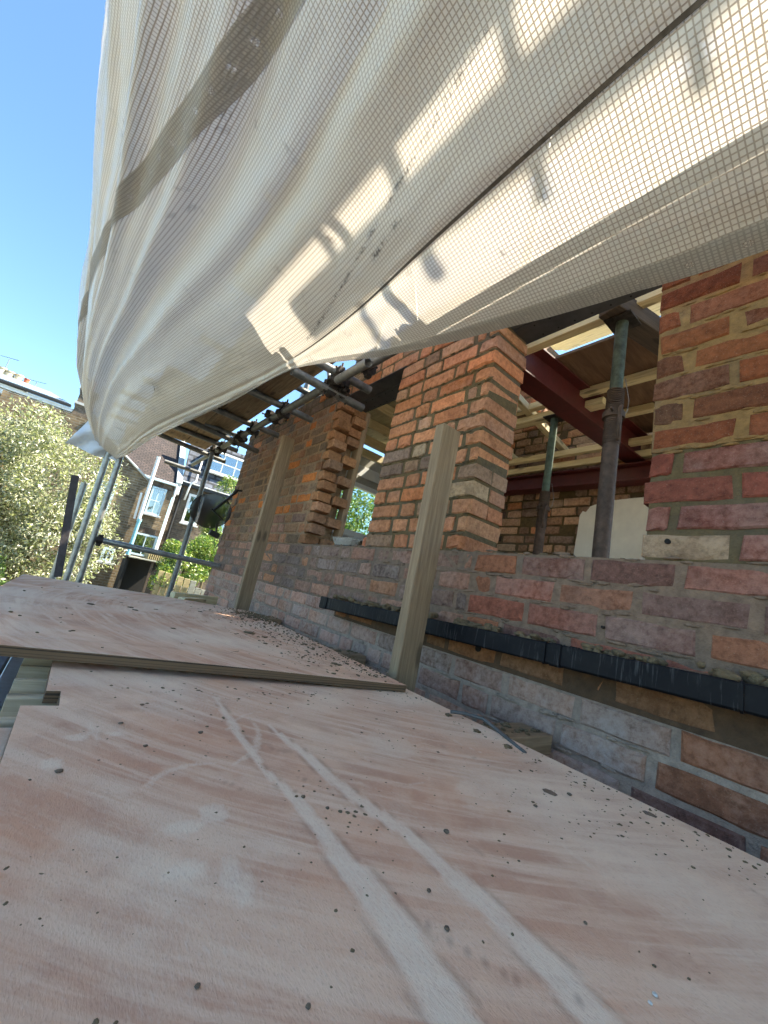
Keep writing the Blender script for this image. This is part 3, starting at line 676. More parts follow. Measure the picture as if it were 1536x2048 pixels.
def marks1(P):
    n = vnoise(P, 26, 3); n2 = vnoise(P, 7, 9); n3 = vnoise(P, 90, 5)
    dust = np.zeros(len(P)); scr = np.zeros(len(P))
    for S, W in ((S1, W1), (S2, W2)):
        d = seg_dist(P, S, W) + n*.22 + n3*.12
        dust = np.maximum(dust, np.clip((1.12-d)/.22, 0, 1)*.85); scr = np.maximum(scr, np.clip(1-np.abs(d-1.28)/.22, 0, 1)*.55)
    for (x, y, a, b) in BLOT:
        d = np.sqrt(((P[:, 0]-x)/a)**2 + ((P[:, 1]-y)/b)**2) + n*.35 + n3*.2
        dust = np.maximum(dust, np.clip((1.1-d)/.35, 0, 1)*(.75 if a < .025 else .42))
    rs = random.Random(21)
    for q in range(46):                                         # boot scuffs and scratches
        cx, cy, R, a0 = rs.uniform(.05, .84), rs.uniform(.1, .92), rs.uniform(.02, .14), rs.uniform(0, 6.28); da = rs.uniform(.3, 1.3)
        pts = [(cx + R*math.cos(a0+da*i/6), cy + R*1.3*math.sin(a0+da*i/6)) for i in range(7)]; wd = rs.choice((.0018, .0025, .004, .007))
        d = seg_dist(P, pts, [wd*(1-abs(i-3)/4.5) for i in range(7)]) + n3*.5 + n*.3
        k = np.clip((1.1-d)/.5, 0, 1)*rs.uniform(.25, .6)
        if rs.random() < .7: dust = np.maximum(dust, k)
        else: scr = np.maximum(scr, k)
    # a dust film, thicker beside the wall
    film = np.clip((P[:, 0]-.48)/.35, 0, 1)*(.55+.4*n2) + np.clip(n2+.05, 0, 1)*.35 + np.clip((P[:, 1]-.55)/.3, 0, 1)*np.clip(n2*1.5+.3, 0, 1)*.5
    return np.clip(np.maximum(dust, film), 0, 1), np.clip(scr, 0, 1)
def keep1(x, y): return not ((x < .012 and y > .745) or (x < .026 and y > .81) or (x < .048 and .745 < y < .81))
plywood('plywood_sheet', [(.004, -.95), (.853, -.95), (.865, .99), (.004, .99)], lambda x, y: ZB + .0015*math.sin(y*2.2), keep1,
        'near dusty pink plywood sheet with two pale drag marks', marks1)
def marks2(P):
    n = vnoise(P, 20, 13); n2 = vnoise(P, 4.5, 19)
    film = np.clip(.30 + n2*.9 + n*.25, 0, 1)*.75; fr = np.clip((P[:, 1]-1.02)/.02, 0, 1)
    scr = np.clip(1-np.abs(P[:, 1]-1.04-.04*P[:, 0])/.006, 0, 1)*.25
    return film*(.25+.75*fr), scr
plywood('plywood_sheet', [(-.17, .958), (.824, .873), (.866, 2.245), (-.142, 2.362)], lambda x, y: -.2190 + .012*max(0, (.8-x))*max(0, 1-abs(y-.95)*.8) + .002*math.sin(x*5), lambda x, y: True,
        'far overlapping plywood sheet littered with mortar crumbs', marks2, step=.008)
# debris
def zt(x, y): return (-.2180 + .012*max(0, .8-x)*max(0, 1-abs(y-.95)*.8)) if y > .95-.085*x/.99 + .005 else ZB+.001
sp = []
for i in range(620):                                            # fine crumbs on the near sheet
    x, y = random.uniform(.02, .84), random.uniform(.08, .92)
    if random.random() > .35 + .5*(y > .25): continue
    s = random.choice((.0005, .0006, .0008, .0011, .0016)); sp.append((x, y, zt(x, y), s, s*random.uniform(.7, 1.4), s*.5))
for i in range(160):                                            # clusters by the wall edge and the seam
    cx, cy = random.choice([(.62, .345), (.75, .30), (.55, .60), (.25, .66), (.30, .44), (.34, .40), (.70, .25), (.5, .8)])
    x, y = random.gauss(cx, .03), random.gauss(cy, .04)
    if x < .84 and y < .86: s = random.choice((.0006, .0008, .0011, .0016, .0026)); sp.append((x, y, zt(x, y), s, s, s*.55))
for i in range(420):
    if random.random() < .5: x, y = .853 - abs(random.gauss(0, .05)), random.uniform(.1, .9)
    else: x, y = random.uniform(.1, .84), .90 - .085*random.random() - abs(random.gauss(0, .05))
    s = random.choice((.0006, .0008, .0012, .0018, .0028))*random.uniform(.8, 1.2); sp.append((x, y, zt(x, y), s, s*random.uniform(.7, 1.5), s*.5))
tag(lumps('mortar_crumbs', sp, M_CEMENT), 'fine brown mortar crumbs scattered over the near plywood sheet', 'crumbs', kind='stuff')
sp = []
for i in range(1500):
    y = random.uniform(.93, 2.22); x = .86 - abs(random.gauss(0, .16)) if random.random() < .88 else random.uniform(-.1, .8)
    if x < -.13 or (y > 1.95 and random.random() < .2): continue
    s = random.choice((.0008, .001, .0012, .0016, .0024, .0036)) * random.uniform(.8, 1.3); sp.append((x, y, zt(x, y), s, s*random.uniform(.7, 1.5), s*.45))
for i in range(260):
    y = random.gauss(2.02, .10); x = random.gauss(.80, .06)
    if x < .86 and y < 2.22: s = random.uniform(.002, .006); sp.append((x, y, zt(x, y), s, s*1.2, s*.5))
for yj in JY:
    for i in range(26): s = random.uniform(.002, .008); sp.append((random.uniform(.88, 1.11), random.uniform(yj-.04, yj+.04), ZB-.016, s, s*1.2, s*.5))
tag(lumps('mortar_crumbs', sp, M_CEMENT), 'brown mortar crumbs strewn over the far plywood sheet and joist ends', 'crumbs', kind='stuff')
BIG = [(.053, .544, .0045, 'dark mortar pebble near the left edge of the near plywood'), (.287, .441, .0035, 'dark mortar pebble left of the first drag mark bend'), (.304, .413, .003, 'small mortar pebble between the two drag marks, upper one'),
       (.418, .335, .0045, 'rounded brown mortar pebble right of the second drag mark'), (.329, .273, .0026, 'grey pebble between the two drag marks'), (.313, .236, .003, 'broken dark pebble between the drag marks, lower one'),
       (.129, .265, .0022, 'brown pebble near the bottom left of the near plywood'), (.721, .349, .005, 'brown mortar pebble beside the round mortar splash'), (.612, .342, .004, 'flat brown mortar chip left of the round mortar splash'),
       (.426, .130, .0024, 'white stone chip near the bottom right edge'), (.414, .129, .002, 'smaller white stone chip near the bottom right edge'), (.446, .191, .0022, 'dark pebble in the lower right of the near plywood'),
       (.118, .673, .004, 'dark mortar pebble on the upper left of the near plywood'), (.153, .750, .004, 'dark mortar pebble just below the plywood overlap'), (.216, .634, .0045, 'flat dark mortar chip left of the first drag mark'),
       (.140, .597, .0035, 'dark mortar pebble in the left middle of the near plywood'), (.184, .228, .0022, 'grey pebble near the bottom edge left of the drag mark')]
M_CHALK = mat_plain('white_chip', (.62, .62, .60), .8, 0, .2, 90, .3); M_PEB = mat_plain('brown_pebble', (.16, .115, .08), .9, 0, .4, 160, .5)
for i, (x, y, s, lab) in enumerate(BIG):
    s *= .85
    tag(lumps('pebble', [(x, y, zt(x, y)+s*.35, s, s*.8, s*.42), (x+s*.5, y+s*.4, zt(x, y)+s*.3, s*.6, s*.5, s*.4)], M_CHALK if 'white' in lab else M_PEB), lab, 'pebble', 'pebbles on the near plywood')
S2D = [(.565, 1.44, .026, 'largest flat brown mortar lump on the far plywood sheet'), (.600, 1.385, .012, 'mortar lump touching the largest lump on the far plywood'), (.555, 1.261, .010, 'reddish mortar chip in front of the largest lump'), (.292, 1.333, .011, 'dark mortar chip in the middle of the far plywood'),
       (.493, 1.865, .013, 'dark mortar chip behind the largest lump'), (.212, 1.686, .014, 'flat dark chip at the back middle of the far plywood'), (.222, 1.63, .013, 'flat dark chip just below another at the back middle'), (.092, 1.633, .013, 'dark chip at the back left of the far plywood'),
       (.695, 1.055, .014, 'flat mortar lump near the front right corner of the far plywood'), (.74, 1.343, .012, 'upright mortar crumb near the wall side of the far plywood'), (.727, 1.26, .010, 'mortar crumb beside the wall on the far plywood'), (.30, 1.727, .011, 'dark chip right of the back middle of the far plywood')]
for (x, y, s, lab) in S2D: tag(lumps('mortar_lump', [(x, y, zt(x, y)+.001, s, s*.75, s*.16)], M_CEMENT), lab, 'mortar lump', 'mortar lumps on the far plywood')
for (x, y, s, lab) in ((.691, .365, .0125, 'round flat grey mortar splash on the near plywood'), (.82, .27, .011, 'faint mortar splash beside the wall edge of the near plywood')):
    tag(lumps('mortar_splash', [(x, y, ZB+.0012, s, s*.8, .0009)], M_MORT_G), lab, 'mortar splash')
for i, (x, y) in enumerate(((.80, .60), (.815, .70), (.80, .52))):
    tag(lumps('mortar_lump', [(x, y, ZB+.003, .012, .008, .003)], M_CEMENT), ('dark mortar lump by the cable on the near plywood edge', 'mortar lump at the wall edge of the near plywood below the post', 'mortar lump in front of the cable end')[i], 'mortar lump')
tag(MB().path([(.297, .992, -.2135), (.35, 1.04, -.2145), (.412, 1.092, -.2135)], .0016, 6).build('twig', M_JOIST), 'thin pale splinter lying on the front of the far plywood', 'splinter')
tag(MB().path([(.82, .70, -.232), (.845, .675, -.228), (.875, .645, -.2295), (.868, .60, -.236), (.84, .54, -.239), (.815, .49, -.240)], .0042, 8).build('grey_cable', M_CABLE), 'grey cable curling over the near plywood edge by the joist end', 'cable')
o = MB().box((.078-.006, 1.024, -.2165), (.078+.006, 1.027, -.2145)).box((.0765, 1.012, -.2165), (.0795, 1.0245, -.2147)).build('ink_mark', M_BLACKMETAL); tag(o, 'small black letter mark on the front left of the far plywood', 'mark')

def post(name, x0, y0, zb, ztop, label, lean=(0, 0)):
    M = Matrix(((0, 1, 0, x0+.045), (0, 0, 1, y0+.021), (1, 0, 0, zb), (0, 0, 0, 1)))
    L = ztop-zb; m = MB().box((0, -.046, -.022), (L, .046, .022), c=.003)
    m.v = [(vx, vy + lean[0]*vx, vz + lean[1]*vx) for vx, vy, vz in m.v]
    o = m.build(name, M_POST, None, M); return tag(o, label, 'post', 'timber guard posts')
post('timber_post', .897, 1.003, -.30, .650, 'near tall treated timber post in front of the brick pillar')
post('timber_post', .930, 2.72, -.30, .985, 'far treated timber post with a red stained foot before the far wall')

# ================================================================== SCAFFOLD
TR = .0242
scaf = empty('scaffold', (.5, 4.2, -2.6), 'galvanised tube scaffold beside the brick wall with couplers and rails', 'scaffold')
SI = Matrix.Translation((-.5, -4.2, 2.6))
def tube(name, p0, p1, mat=None, r=TR):
    o = MB().tube(p0, p1, r, 18, hollow=.0035).build(name, mat or M_STEEL_D); put(o, scaf, SI); return o
tube('ledger', (.86, 1.60, 1.108), (.86, 5.6, 1.150)); tube('ledger', (.925, 1.72, 1.172), (.925, -1.3, 1.165))
tube('transom', (.34, 2.67, 1.160), (1.085, 2.67, 1.160)); tube('transom', (.02, 3.30, 1.160), (1.085, 3.31, 1.170))
tube('transom', (-.08, 3.76, 1.160), (1.085, 3.745, 1.095)); tube('transom', (.62, 1.955, 1.060), (1.085, 1.955, 1.060))
tube('transom', (.56, 1.925, 1.160), (1.088, 1.925, 1.172)); tube('transom', (-.1, 4.22, 1.160), (1.02, 4.24, 1.165))
tube('transom', (-.1, 4.60, 1.155), (1.02, 4.62, 1.10)); tube('transom', (.26, 2.2, 1.5102), (1.335, 2.2, 1.5102)); tube('transom', (.26, 3.0, 1.5102), (1.335, 3.0, 1.5102)); tube('transom', (.26, 4.3, 1.5102), (1.335, 4.3, 1.5102))  # the higher ones carry the added upper boards
tube('standard', (.860, 4.46, -2.6), (.835, 4.46, 1.25)); tube('standard', (.155, 4.2, -2.6), (.075, 4.2, .80), M_STEEL)
tube('standard', (.075, 4.25, -2.6), (-.015, 4.25, .80), M_STEEL); tube('standard', (-.005, 4.35, -2.6), (-.10, 4.35, .43), M_STEEL)
tube('guard_rail', (.13, 4.14, -.018), (1.25, 4.14, -.030), M_STEEL); tube('brace', (.60, 3.85, 1.19), (.90, 3.55, 1.10), r=.021)
for yy, xx in ((.62, 0), (.18, .05), (-.12, .0), (-.55, .03)): tube('transom', (1.70, yy, 3.27), (2.3, yy+xx, 3.27), r=.035 if yy > .5 else .024)  # added out of view across the board gap to break up the sun strip
tube('guard_rail', (.93, 5.3, 1.02), (.52, 5.3, 1.02))
for yy in (1.0, -1.0, 3.4): tube('transom', (.40, yy, 3.2755), (2.75, yy, 3.2755)); tube('standard', (1.27, yy+.055, 1.436), (1.27, yy+.055, 3.4))  # carry the added top boards
def coupler(p, a1, a2):
    p = Vector(p); a1 = Vector(a1).normalized(); a2 = Vector(a2).normalized(); n = a1.cross(a2).normalized()
    m = MB()
    for a, s in ((a1, 1), (a2, -1)):
        c = p + n*(.027*s); side = a.cross(n).normalized()
        m.tube(c-a*.023, c+a*.023, TR+.0075, 14); M = Matrix((a, side, n)).transposed().to_4x4(); M.translation = c + side*(TR+.014)
        m.box((-.018, -.012, -.022), (.018, .014, .022), M, .004)
        M2 = M.copy(); M2.translation = c - side*(TR+.012); m.box((-.018, -.010, -.016), (.018, .010, .016), M2, .004)
    o = m.build('coupler', M_COUPLER); put(o, scaf, SI)
    b = MB()
    for a, s in ((a1, 1), (a2, -1)):
        c = p + n*(.027*s); side = a.cross(n).normalized(); q = c + side*(TR+.016)
        b.tube(q-n*.045, q+n*.045, .006, 8); b.tube(q-n*.052*s, q-n*.034*s, .012, 6)
    bo = b.build('bolt', M_COUPLER, o); return o
X_, Y_, Z_ = (1, 0, 0), (0, 1, 0), (0, 0, 1)
for p in ((.86, 2.67, 1.135), (.86, 3.30, 1.140), (.86, 3.76, 1.13), (.86, 4.22, 1.14), (.86, 1.925, 1.14)): coupler(p, X_, Y_)
coupler((.86, 1.955, 1.085), Y_, X_); coupler((.925, 1.955, 1.10), X_, Y_); coupler((.925, 1.74, 1.165), Z_, Y_)
coupler((.86, 2.86, 1.14), Y_, Z_); coupler((.858, 4.46, 1.14), Y_, Z_); coupler((.14, 4.172, -.018), X_, Z_); coupler((.86, 3.58, 1.12), Y_, (.5, -.5, -.1)); coupler((.92, 1.20, 1.19), Y_, Z_)
# scaffold boards
BD = [(.588, .812, 1.96, 4.75, 1.186, 'scaffold board underside nearest the brick wall, stained brown'), (.358, .582, 2.42, 4.75, 1.186, 'middle scaffold board of the lower deck'), (.128, .352, 3.02, 4.75, 1.186, 'outer scaffold board of the lower deck behind the sheeting'),
      (.700, .922, 1.95, 4.7, 1.5355, 'added hidden board shading the sheeting beside the wall'), (.928, 1.052, 1.95, 4.7, 1.5355, 'narrow added hidden shade board nearest the brick wall'), (.475, .694, 1.95, 4.7, 1.5355, 'added hidden shade board filling the gap above the far couplers')]  # upper boards are added, hidden from view, to shade the sheeting
BD += [(.50+.23*i, .725+.23*i, -1.5, 4.7, 3.30, 'added unseen shade board high over the wall, %s from the outside' % ('first', 'second', 'third', 'fourth', 'fifth', 'sixth')[i]) for i in range(6)]  # added out of view to keep the sun off the sheeting
BD += [(2.00, 2.225, -1.7, 1.35, 3.30, 'single added unseen shade board beyond the sun gap')]  # also added; the gap beside it lets a sun strip through
for (x0, x1, y0, y1, z, lab) in BD:
    M, L = frame_matrix(((x0+x1)/2, y0, z+.019), ((x0+x1)/2, y1, z+.019))
    o = MB().box((0, -(x1-x0)/2, -.019), (L, (x1-x0)/2, .019), c=.004).build('scaffold_board', M_SCAFB, None, M); tag(o, lab, 'scaffold board', 'scaffold boards')  # also builds the added unseen shade boards, not only the real deck
tag(MB().box((-.0225, -.008, 0), (.0225, .008, .72)).tube((0, -.009, .56), (0, .009, .56), .006, 8).tube((0, -.009, .12), (0, .009, .12), .006, 8).build('steel_bar', mat_plain('dark_bar', (.075, .065, .07), .6, .3, .3, 40, .2), None,
    Matrix.Translation((-.035, 3.6, -.32)) @ Matrix.Rotation(math.radians(-9), 4, 'Y')), 'dark perforated flat steel bar standing behind the far plywood', 'bar')

# ================================================================== SHEETING
ST = [-1.4, -.6, 0.0, .2, .45, .9, 1.4, 1.94, 2.6, 3.3, 3.9, 4.25]
R0 = [(1.10, .97), (1.095, .975), (1.08, .982), (1.072, .988), (1.045, 1.005), (.985, 1.048), (.82, 1.042), (.618, 1.062), (.485, .985), (.235, .805), (.115, .705), (.05, .69)]
R1 = [(.62, 1.215), (.62, 1.215), (.62, 1.212), (.62, 1.21), (.62, 1.20), (.622, 1.172), (.625, 1.13), (.585, 1.095), (.44, 1.02), (.19, .85), (.085, .735), (.03, .70)]
R2 = [(.42, 1.335), (.42, 1.335), (.42, 1.335), (.42, 1.33), (.42, 1.325), (.42, 1.30), (.42, 1.265), (.37, 1.225), (.22, 1.16), (.0, 1.00), (-.06, .83), (-.05, .74)]
R3 = [(.10, 1.525), (.10, 1.525), (.10, 1.525), (.10, 1.52), (.10, 1.52), (.10, 1.505), (.08, 1.48), (.02, 1.455), (-.10, 1.385), (-.20, 1.22), (-.205, .98), (-.13, .80)]
R4 = [(-.26, 1.735), (-.26, 1.735), (-.26, 1.735), (-.26, 1.73), (-.26, 1.73), (-.27, 1.72), (-.29, 1.71), (-.32, 1.69), (-.36, 1.62), (-.375, 1.45), (-.33, 1.17), (-.215, .95)]
R5 = [(-.51, 1.98), (-.51, 1.98), (-.51, 1.98), (-.51, 1.98), (-.51, 1.98), (-.51, 1.98), (-.51, 1.97), (-.51, 1.955), (-.51, 1.90), (-.485, 1.69), (-.42, 1.38), (-.29, 1.11)]
R6 = [(-.49, 2.45), (-.49, 2.45), (-.49, 2.45), (-.49, 2.45), (-.49, 2.45), (-.49, 2.45), (-.49, 2.45), (-.49, 2.43), (-.49, 2.36), (-.46, 2.2), (-.44, 1.85), (-.40, 1.40)]
ROWS = [[Vector((x, 0, z)) for x, z in R] for R in (R0, R1, R2, R3, R4, R5, R6)]
def sheet_base(y, rho):
    i = max(0, min(len(ST)-2, next((k for k in range(len(ST)-1) if y <= ST[k+1]), len(ST)-2))); t = i + (y-ST[i])/(ST[i+1]-ST[i])
    p = catmull([catmull(R, t) for R in ROWS], rho); return Vector((p.x, y, p.z))
sec = [sheet_base(.6, r*.05) for r in range(121)]; cum = [0]
for a, b in zip(sec[:-1], sec[1:]): cum.append(cum[-1] + (b-a).length)
def acr(rho): q = rho/.05; i = min(int(q), 119); return cum[i] + (cum[i+1]-cum[i])*(q-i)
def sheet_pt(y, rho, off=0.0):
    p = sheet_base(y, rho); e = .01
    n = (sheet_base(min(y+e, 4.25), rho) - sheet_base(max(y-e, -1.4), rho)).cross(sheet_base(y, min(6, rho+e)) - sheet_base(y, max(0, rho-e)))
    if n.length < 1e-9: return p
    n.normalize()
    if n.z > 0: n = -n
    a = acr(rho); env = min(1, rho/.8)*min(1, (6-rho)/.6)
    farf = max(0, (y-1.2)/2.6)
    d = .0
    up1 = min(1, max(0, (rho-1.9)/1.2)); up2 = min(1, max(0, (rho-2.5)/1.0))
    w1 = a + .05*math.sin(y*1.1) + .03*mnoise.noise(Vector((y*.8, a*2.5, 5.0))); conv = 1 + .10*(y-1.0)
    edge = 1 - .75*min(1, max(0, (rho-3.9)/.8)); mod = 1 + .9*mnoise.noise(Vector((y*.5, a*5.0, 9.0)))
    d += .024*math.sin(w1*conv*24 + .3*y)*up1*mod*edge
    d += .013*math.sin(w1*conv*43 + 1.9 - .4*y)*up2*mod*edge
    d += .026*math.sin(w1*9 + .8*y)*up1*edge
    d += .006*math.sin(y*4.5 + a*9)*env
    d += .014*mnoise.noise(Vector((y*1.6, a*9.0, 2.2)))*min(1, .3+rho*.5) + .003*mnoise.noise(Vector((y*9, a*19, 7.0)))
    if rho < 1.6: d -= .010*math.exp(-((rho-1.0)/.06)**2)          # the taut crease over the tube
    if rho < 1.0 and y < 1.8: d += .014*math.sin(rho*math.pi)*math.sin(y*2.2+.4)
    return p + n*(d*min(1, (4.4-y)/.5) + off)
def strip(name, ys, rhos, mat, parent=None, off=0.0, uvf=None, thick=False):
    nu, nv = len(ys), len(rhos(ys[0])); vs = []; uv = []
    ul = 0.0; last = None
    for y in ys:
        rr = rhos(y); row = [sheet_pt(y, r, off) for r in rr]; mid = row[len(row)//2]
        ul += (mid-last).length if last is not None else 0; last = mid
        for k, (r, p) in enumerate(zip(rr, row)): vs.append(tuple(p)); uv.append(uvf(y, r, k, ul) if uvf else (y, acr(r)))
    fs = [(j*nv+i, j*nv+i+1, (j+1)*nv+i+1, (j+1)*nv+i) for j in range(nu-1) for i in range(nv-1)]
    m = bpy.data.meshes.new(name); m.from_pydata(vs, [], fs); m.materials.append(mat); m.polygons.foreach_set('use_smooth', [True]*len(fs))
    l = m.uv_layers.new(name='UVMap'); li = np.empty(len(m.loops), dtype=np.int32); m.loops.foreach_get('vertex_index', li)
    l.data.foreach_set('uv', np.array(uv, dtype=np.float32)[li].ravel()); m.update()
    return link(bpy.data.objects.new(name, m), parent)
sheet = empty('plastic_sheeting', (0, 1.5, 1.5), 'billowing translucent white reinforced plastic sheeting hung under the scaffold', 'plastic sheeting')
HI = Matrix.Translation((0, -1.5, -1.5))
put(strip('sheet', list(np.linspace(-1.4, 4.25, 250)), lambda y: list(np.concatenate([np.linspace(0, 1.6, 50), np.linspace(1.63, 6, 110)])), M_SHEET), sheet, HI)
nb = 9
put(strip('eyelet_band', list(np.linspace(-1.4, 3.0, 170)), lambda y: list(np.linspace(.0, .20 if y < 1.3 else .20 + .3*(y-1.3), nb)), M_BAND, None, .004, lambda y, r, k, ul: (ul, .11*k/(nb-1))), sheet, HI)
B2 = [(-1.4, 2.75), (.6, 3.12), (1.05, 3.28), (2.18, 3.72), (3.2, 4.35), (3.9, 5.0), (4.2, 5.3)]
def b2(y):
    for (a, ra), (b, rb) in zip(B2[:-1], B2[1:]):
        if y <= b: return ra + (rb-ra)*(y-a)/(b-a)
    return B2[-1][1]
put(strip('eyelet_band', list(np.linspace(-1.2, 4.1, 190)), lambda y: list(np.linspace(b2(y)-.11, b2(y)+.11, nb)), M_BAND, None, .004, lambda y, r, k, ul: (ul, .11*k/(nb-1))), sheet, HI)
put(strip('crease_seam', list(np.linspace(-1.4, 1.9, 150)), lambda y: [.985, 1.0, 1.018], M_SEAM, None, .004), sheet, HI)
# grime along a fold and in smudges
def mat_grime():
    t = NT('grime'); v = t.coord('World'); n = t.noise(v, 60, 5, .75); n2 = t.noise(v, 11, 3, .6); uv = t.add('ShaderNodeSeparateXYZ'); t.lk(t.coord('UV'), uv.inputs[0])
    e = t.math('SUBTRACT', 1.0, t.math('MULTIPLY', t.math('ABSOLUTE', t.math('SUBTRACT', uv.outputs[1], .5)), 2.0)); k = t.math('MULTIPLY', t.ramp(t.math('ADD', t.math('MULTIPLY', n, .7), t.math('MULTIPLY', n2, .3)), [(.47, 0), (.60, 1)]), e)
    d = t.add('ShaderNodeBsdfDiffuse'); d.inputs[0].default_value = (.07, .055, .05, 1); tp = t.add('ShaderNodeBsdfTransparent'); mx = t.add('ShaderNodeMixShader')
    t.lk(t.math('MULTIPLY', k, .85), mx.inputs[0]); t.lk(tp.outputs[0], mx.inputs[1]); t.lk(d.outputs[0], mx.inputs[2]); t.lk(mx.outputs[0], t.out.inputs[0]); return t.m
M_GRIME = mat_grime()
def rho_at(y, zx):
    best = min(np.linspace(.1, 5, 200), key=lambda r: abs(sheet_base(y, r).z/max(.02, sheet_base(y, r).x) - zx) if sheet_base(y, r).x > .02 else 9); return float(best)
for (pts, wd) in ((((.55, 3.4), (.95, 2.75), (1.35, 2.25), (1.75, 1.95)), .10), (((.98, 2.35), (1.18, 2.2)), .16)):
    yy = list(np.linspace(pts[0][0], pts[-1][0], 40)); rc = [rho_at(p[0], p[1]) for p in pts]; ry = [p[0] for p in pts]
    put(strip('grime_streak', yy, lambda y: list(np.linspace(float(np.interp(y, ry, rc))-wd/2, float(np.interp(y, ry, rc))+wd/2, 7)), M_GRIME, None, .003, lambda y, r, k, ul: (ul, k/6)), sheet, HI)
# loose tail at the tied far corner
tv = []; tf = []; nn = 14
A, B, C, D = Vector((-.205, 4.24, 1.02)), Vector((-.315, 4.27, .70)), Vector((.055, 4.22, .665)), Vector((.045, 4.24, .76))
for j in range(nn):
    for i in range(nn):
        u, w = i/(nn-1), j/(nn-1); p = (A*(1-u)+D*u)*(1-w) + (B*(1-u)+C*u)*w
        p.y += .025*math.sin(u*13+w*5) + .02*mnoise.noise(Vector((u*5, w*5, 3))); p.z += .012*math.sin(u*9)*w; tv.append(tuple(p))
tf = [(j*nn+i, j*nn+i+1, (j+1)*nn+i+1, (j+1)*nn+i) for j in range(nn-1) for i in range(nn-1)]
M_TAIL = mat_plain('clear_tail', (.66, .72, .80), .35, 0, .12, 9, .3)
put(MB().add(tv, tf, True).build('loose_tail', M_TAIL), sheet, HI)
lf = MB().add([(0, 0, 0), (.012, .008, .004), (.03, .010, .002), (.044, 0, .006), (.028, -.012, .002), (.012, -.008, .003), (-.012, .004, -.004), (-.014, .001, -.003)], [(0, 1, 2, 3, 4, 5), (0, 6, 7)])
q = sheet_pt(2.75, 2.2, .012); rr = None
best = None
for yy in np.linspace(1.6, 3.6, 60):
    for rho in np.linspace(.3, 4, 60):
        p = sheet_base(yy, rho); e = abs(p.x/p.y-.0322)+abs(p.z/p.y-.351)
        if best is None or e < best[0]: best = (e, yy, rho)
q = sheet_pt(best[1], best[2], .006)
tag(lf.build('dead_leaf', mat_plain('dead_leaf', (.17, .14, .11), .8, 0, .3, 60, .2), None, Matrix.Translation(q) @ Matrix.Rotation(1.1, 4, 'Y')), 'single dead brown leaf stuck on the lower bulge of the sheeting', 'leaf')

# ================================================================== INSIDE THE OPENINGS
back = empty('interior_wall', (3.0, 1.6, -.9), 'rough stripped brick inner wall with a patch of white plaster', 'wall')
KI = Matrix.Translation((-3.0, -1.6, .9))
put(MB().box((3.012, .2, -.9), (3.22, 4.29, 2.05)).build('mortar', M_MORT_O), back, KI)
jv, jf, jc = [], [], []; nb_ = 0
for k in range(-1, 24):
    z = .12 + k*.078; y = .55 + (.11 if k % 2 else 0); r = random.Random(k+400)
    while y < 3.4:
        L = r.choice((.211, .1025, .211, .15)); kind = 'S' if L > .185 else 'Q' if L > .128 else 'H'
        L0, vl = variants(kind); m, vs, fs = vl[r.randrange(len(vl))]; c = r.choice(PAL['inner']); f = r.uniform(.8, 1.4)
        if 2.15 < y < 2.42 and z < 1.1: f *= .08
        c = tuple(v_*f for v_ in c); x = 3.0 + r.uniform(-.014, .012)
        vis = .3*3 < z < 1.7 and nb_ < 240
        if r.random() > .06:
            if vis:
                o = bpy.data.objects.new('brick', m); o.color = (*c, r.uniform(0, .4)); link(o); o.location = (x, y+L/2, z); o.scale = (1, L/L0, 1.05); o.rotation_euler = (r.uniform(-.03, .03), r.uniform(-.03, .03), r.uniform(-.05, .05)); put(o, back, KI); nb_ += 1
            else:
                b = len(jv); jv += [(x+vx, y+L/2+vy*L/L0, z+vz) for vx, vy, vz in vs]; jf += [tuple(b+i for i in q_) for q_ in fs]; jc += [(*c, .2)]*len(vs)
        y += L + .014
put(joined('other_bricks', jv, jf, jc, M_BRICK_A, None), back, KI)
pr = [(.30, .2), (1.60, .2), (1.585, .55), (1.57, .80), (1.565, .93), (1.545, .965), (1.52, .955), (1.49, 1.0), (1.40, 1.03), (1.36, 1.035), (1.2, 1.045), (.95, 1.05), (.6, 1.04), (.3, 1.05)]
m = MB(); n = len(pr); m.add([(2.965, y, z) for y, z in pr] + [(3.01, y, z) for y, z in pr], [tuple(range(n))[::-1]] + [(i, (i+1) % n, n+(i+1) % n, n+i) for i in range(n)]); put(m.build('plaster_patch', M_PLASTER), back, KI)
def ibeam(name, p0, p1, h, w, label):
    M, L = frame_matrix(p0, p1); m = MB()
    m.box((0, -w/2, h/2-.010), (L, w/2, h/2), c=.001).box((0, -w/2, -h/2), (L, w/2, -h/2+.010), c=.001).box((0, -.004, -h/2+.0102), (L, .004, h/2-.0102))
    return tag(m.build(name, M_RED, None, M), label, 'steel beam', 'red steel beams')
ibeam('steel_beam', (1.372, 1.265, 1.395), (2.96, 1.17, 1.395), .205, .13, 'dark red steel beam crossing the room behind the brick pillar')
ibeam('steel_beam', (2.885, .35, 1.185), (2.885, 3.3, 1.215), .13, .12, 'dark red steel beam running along the inner brick wall')
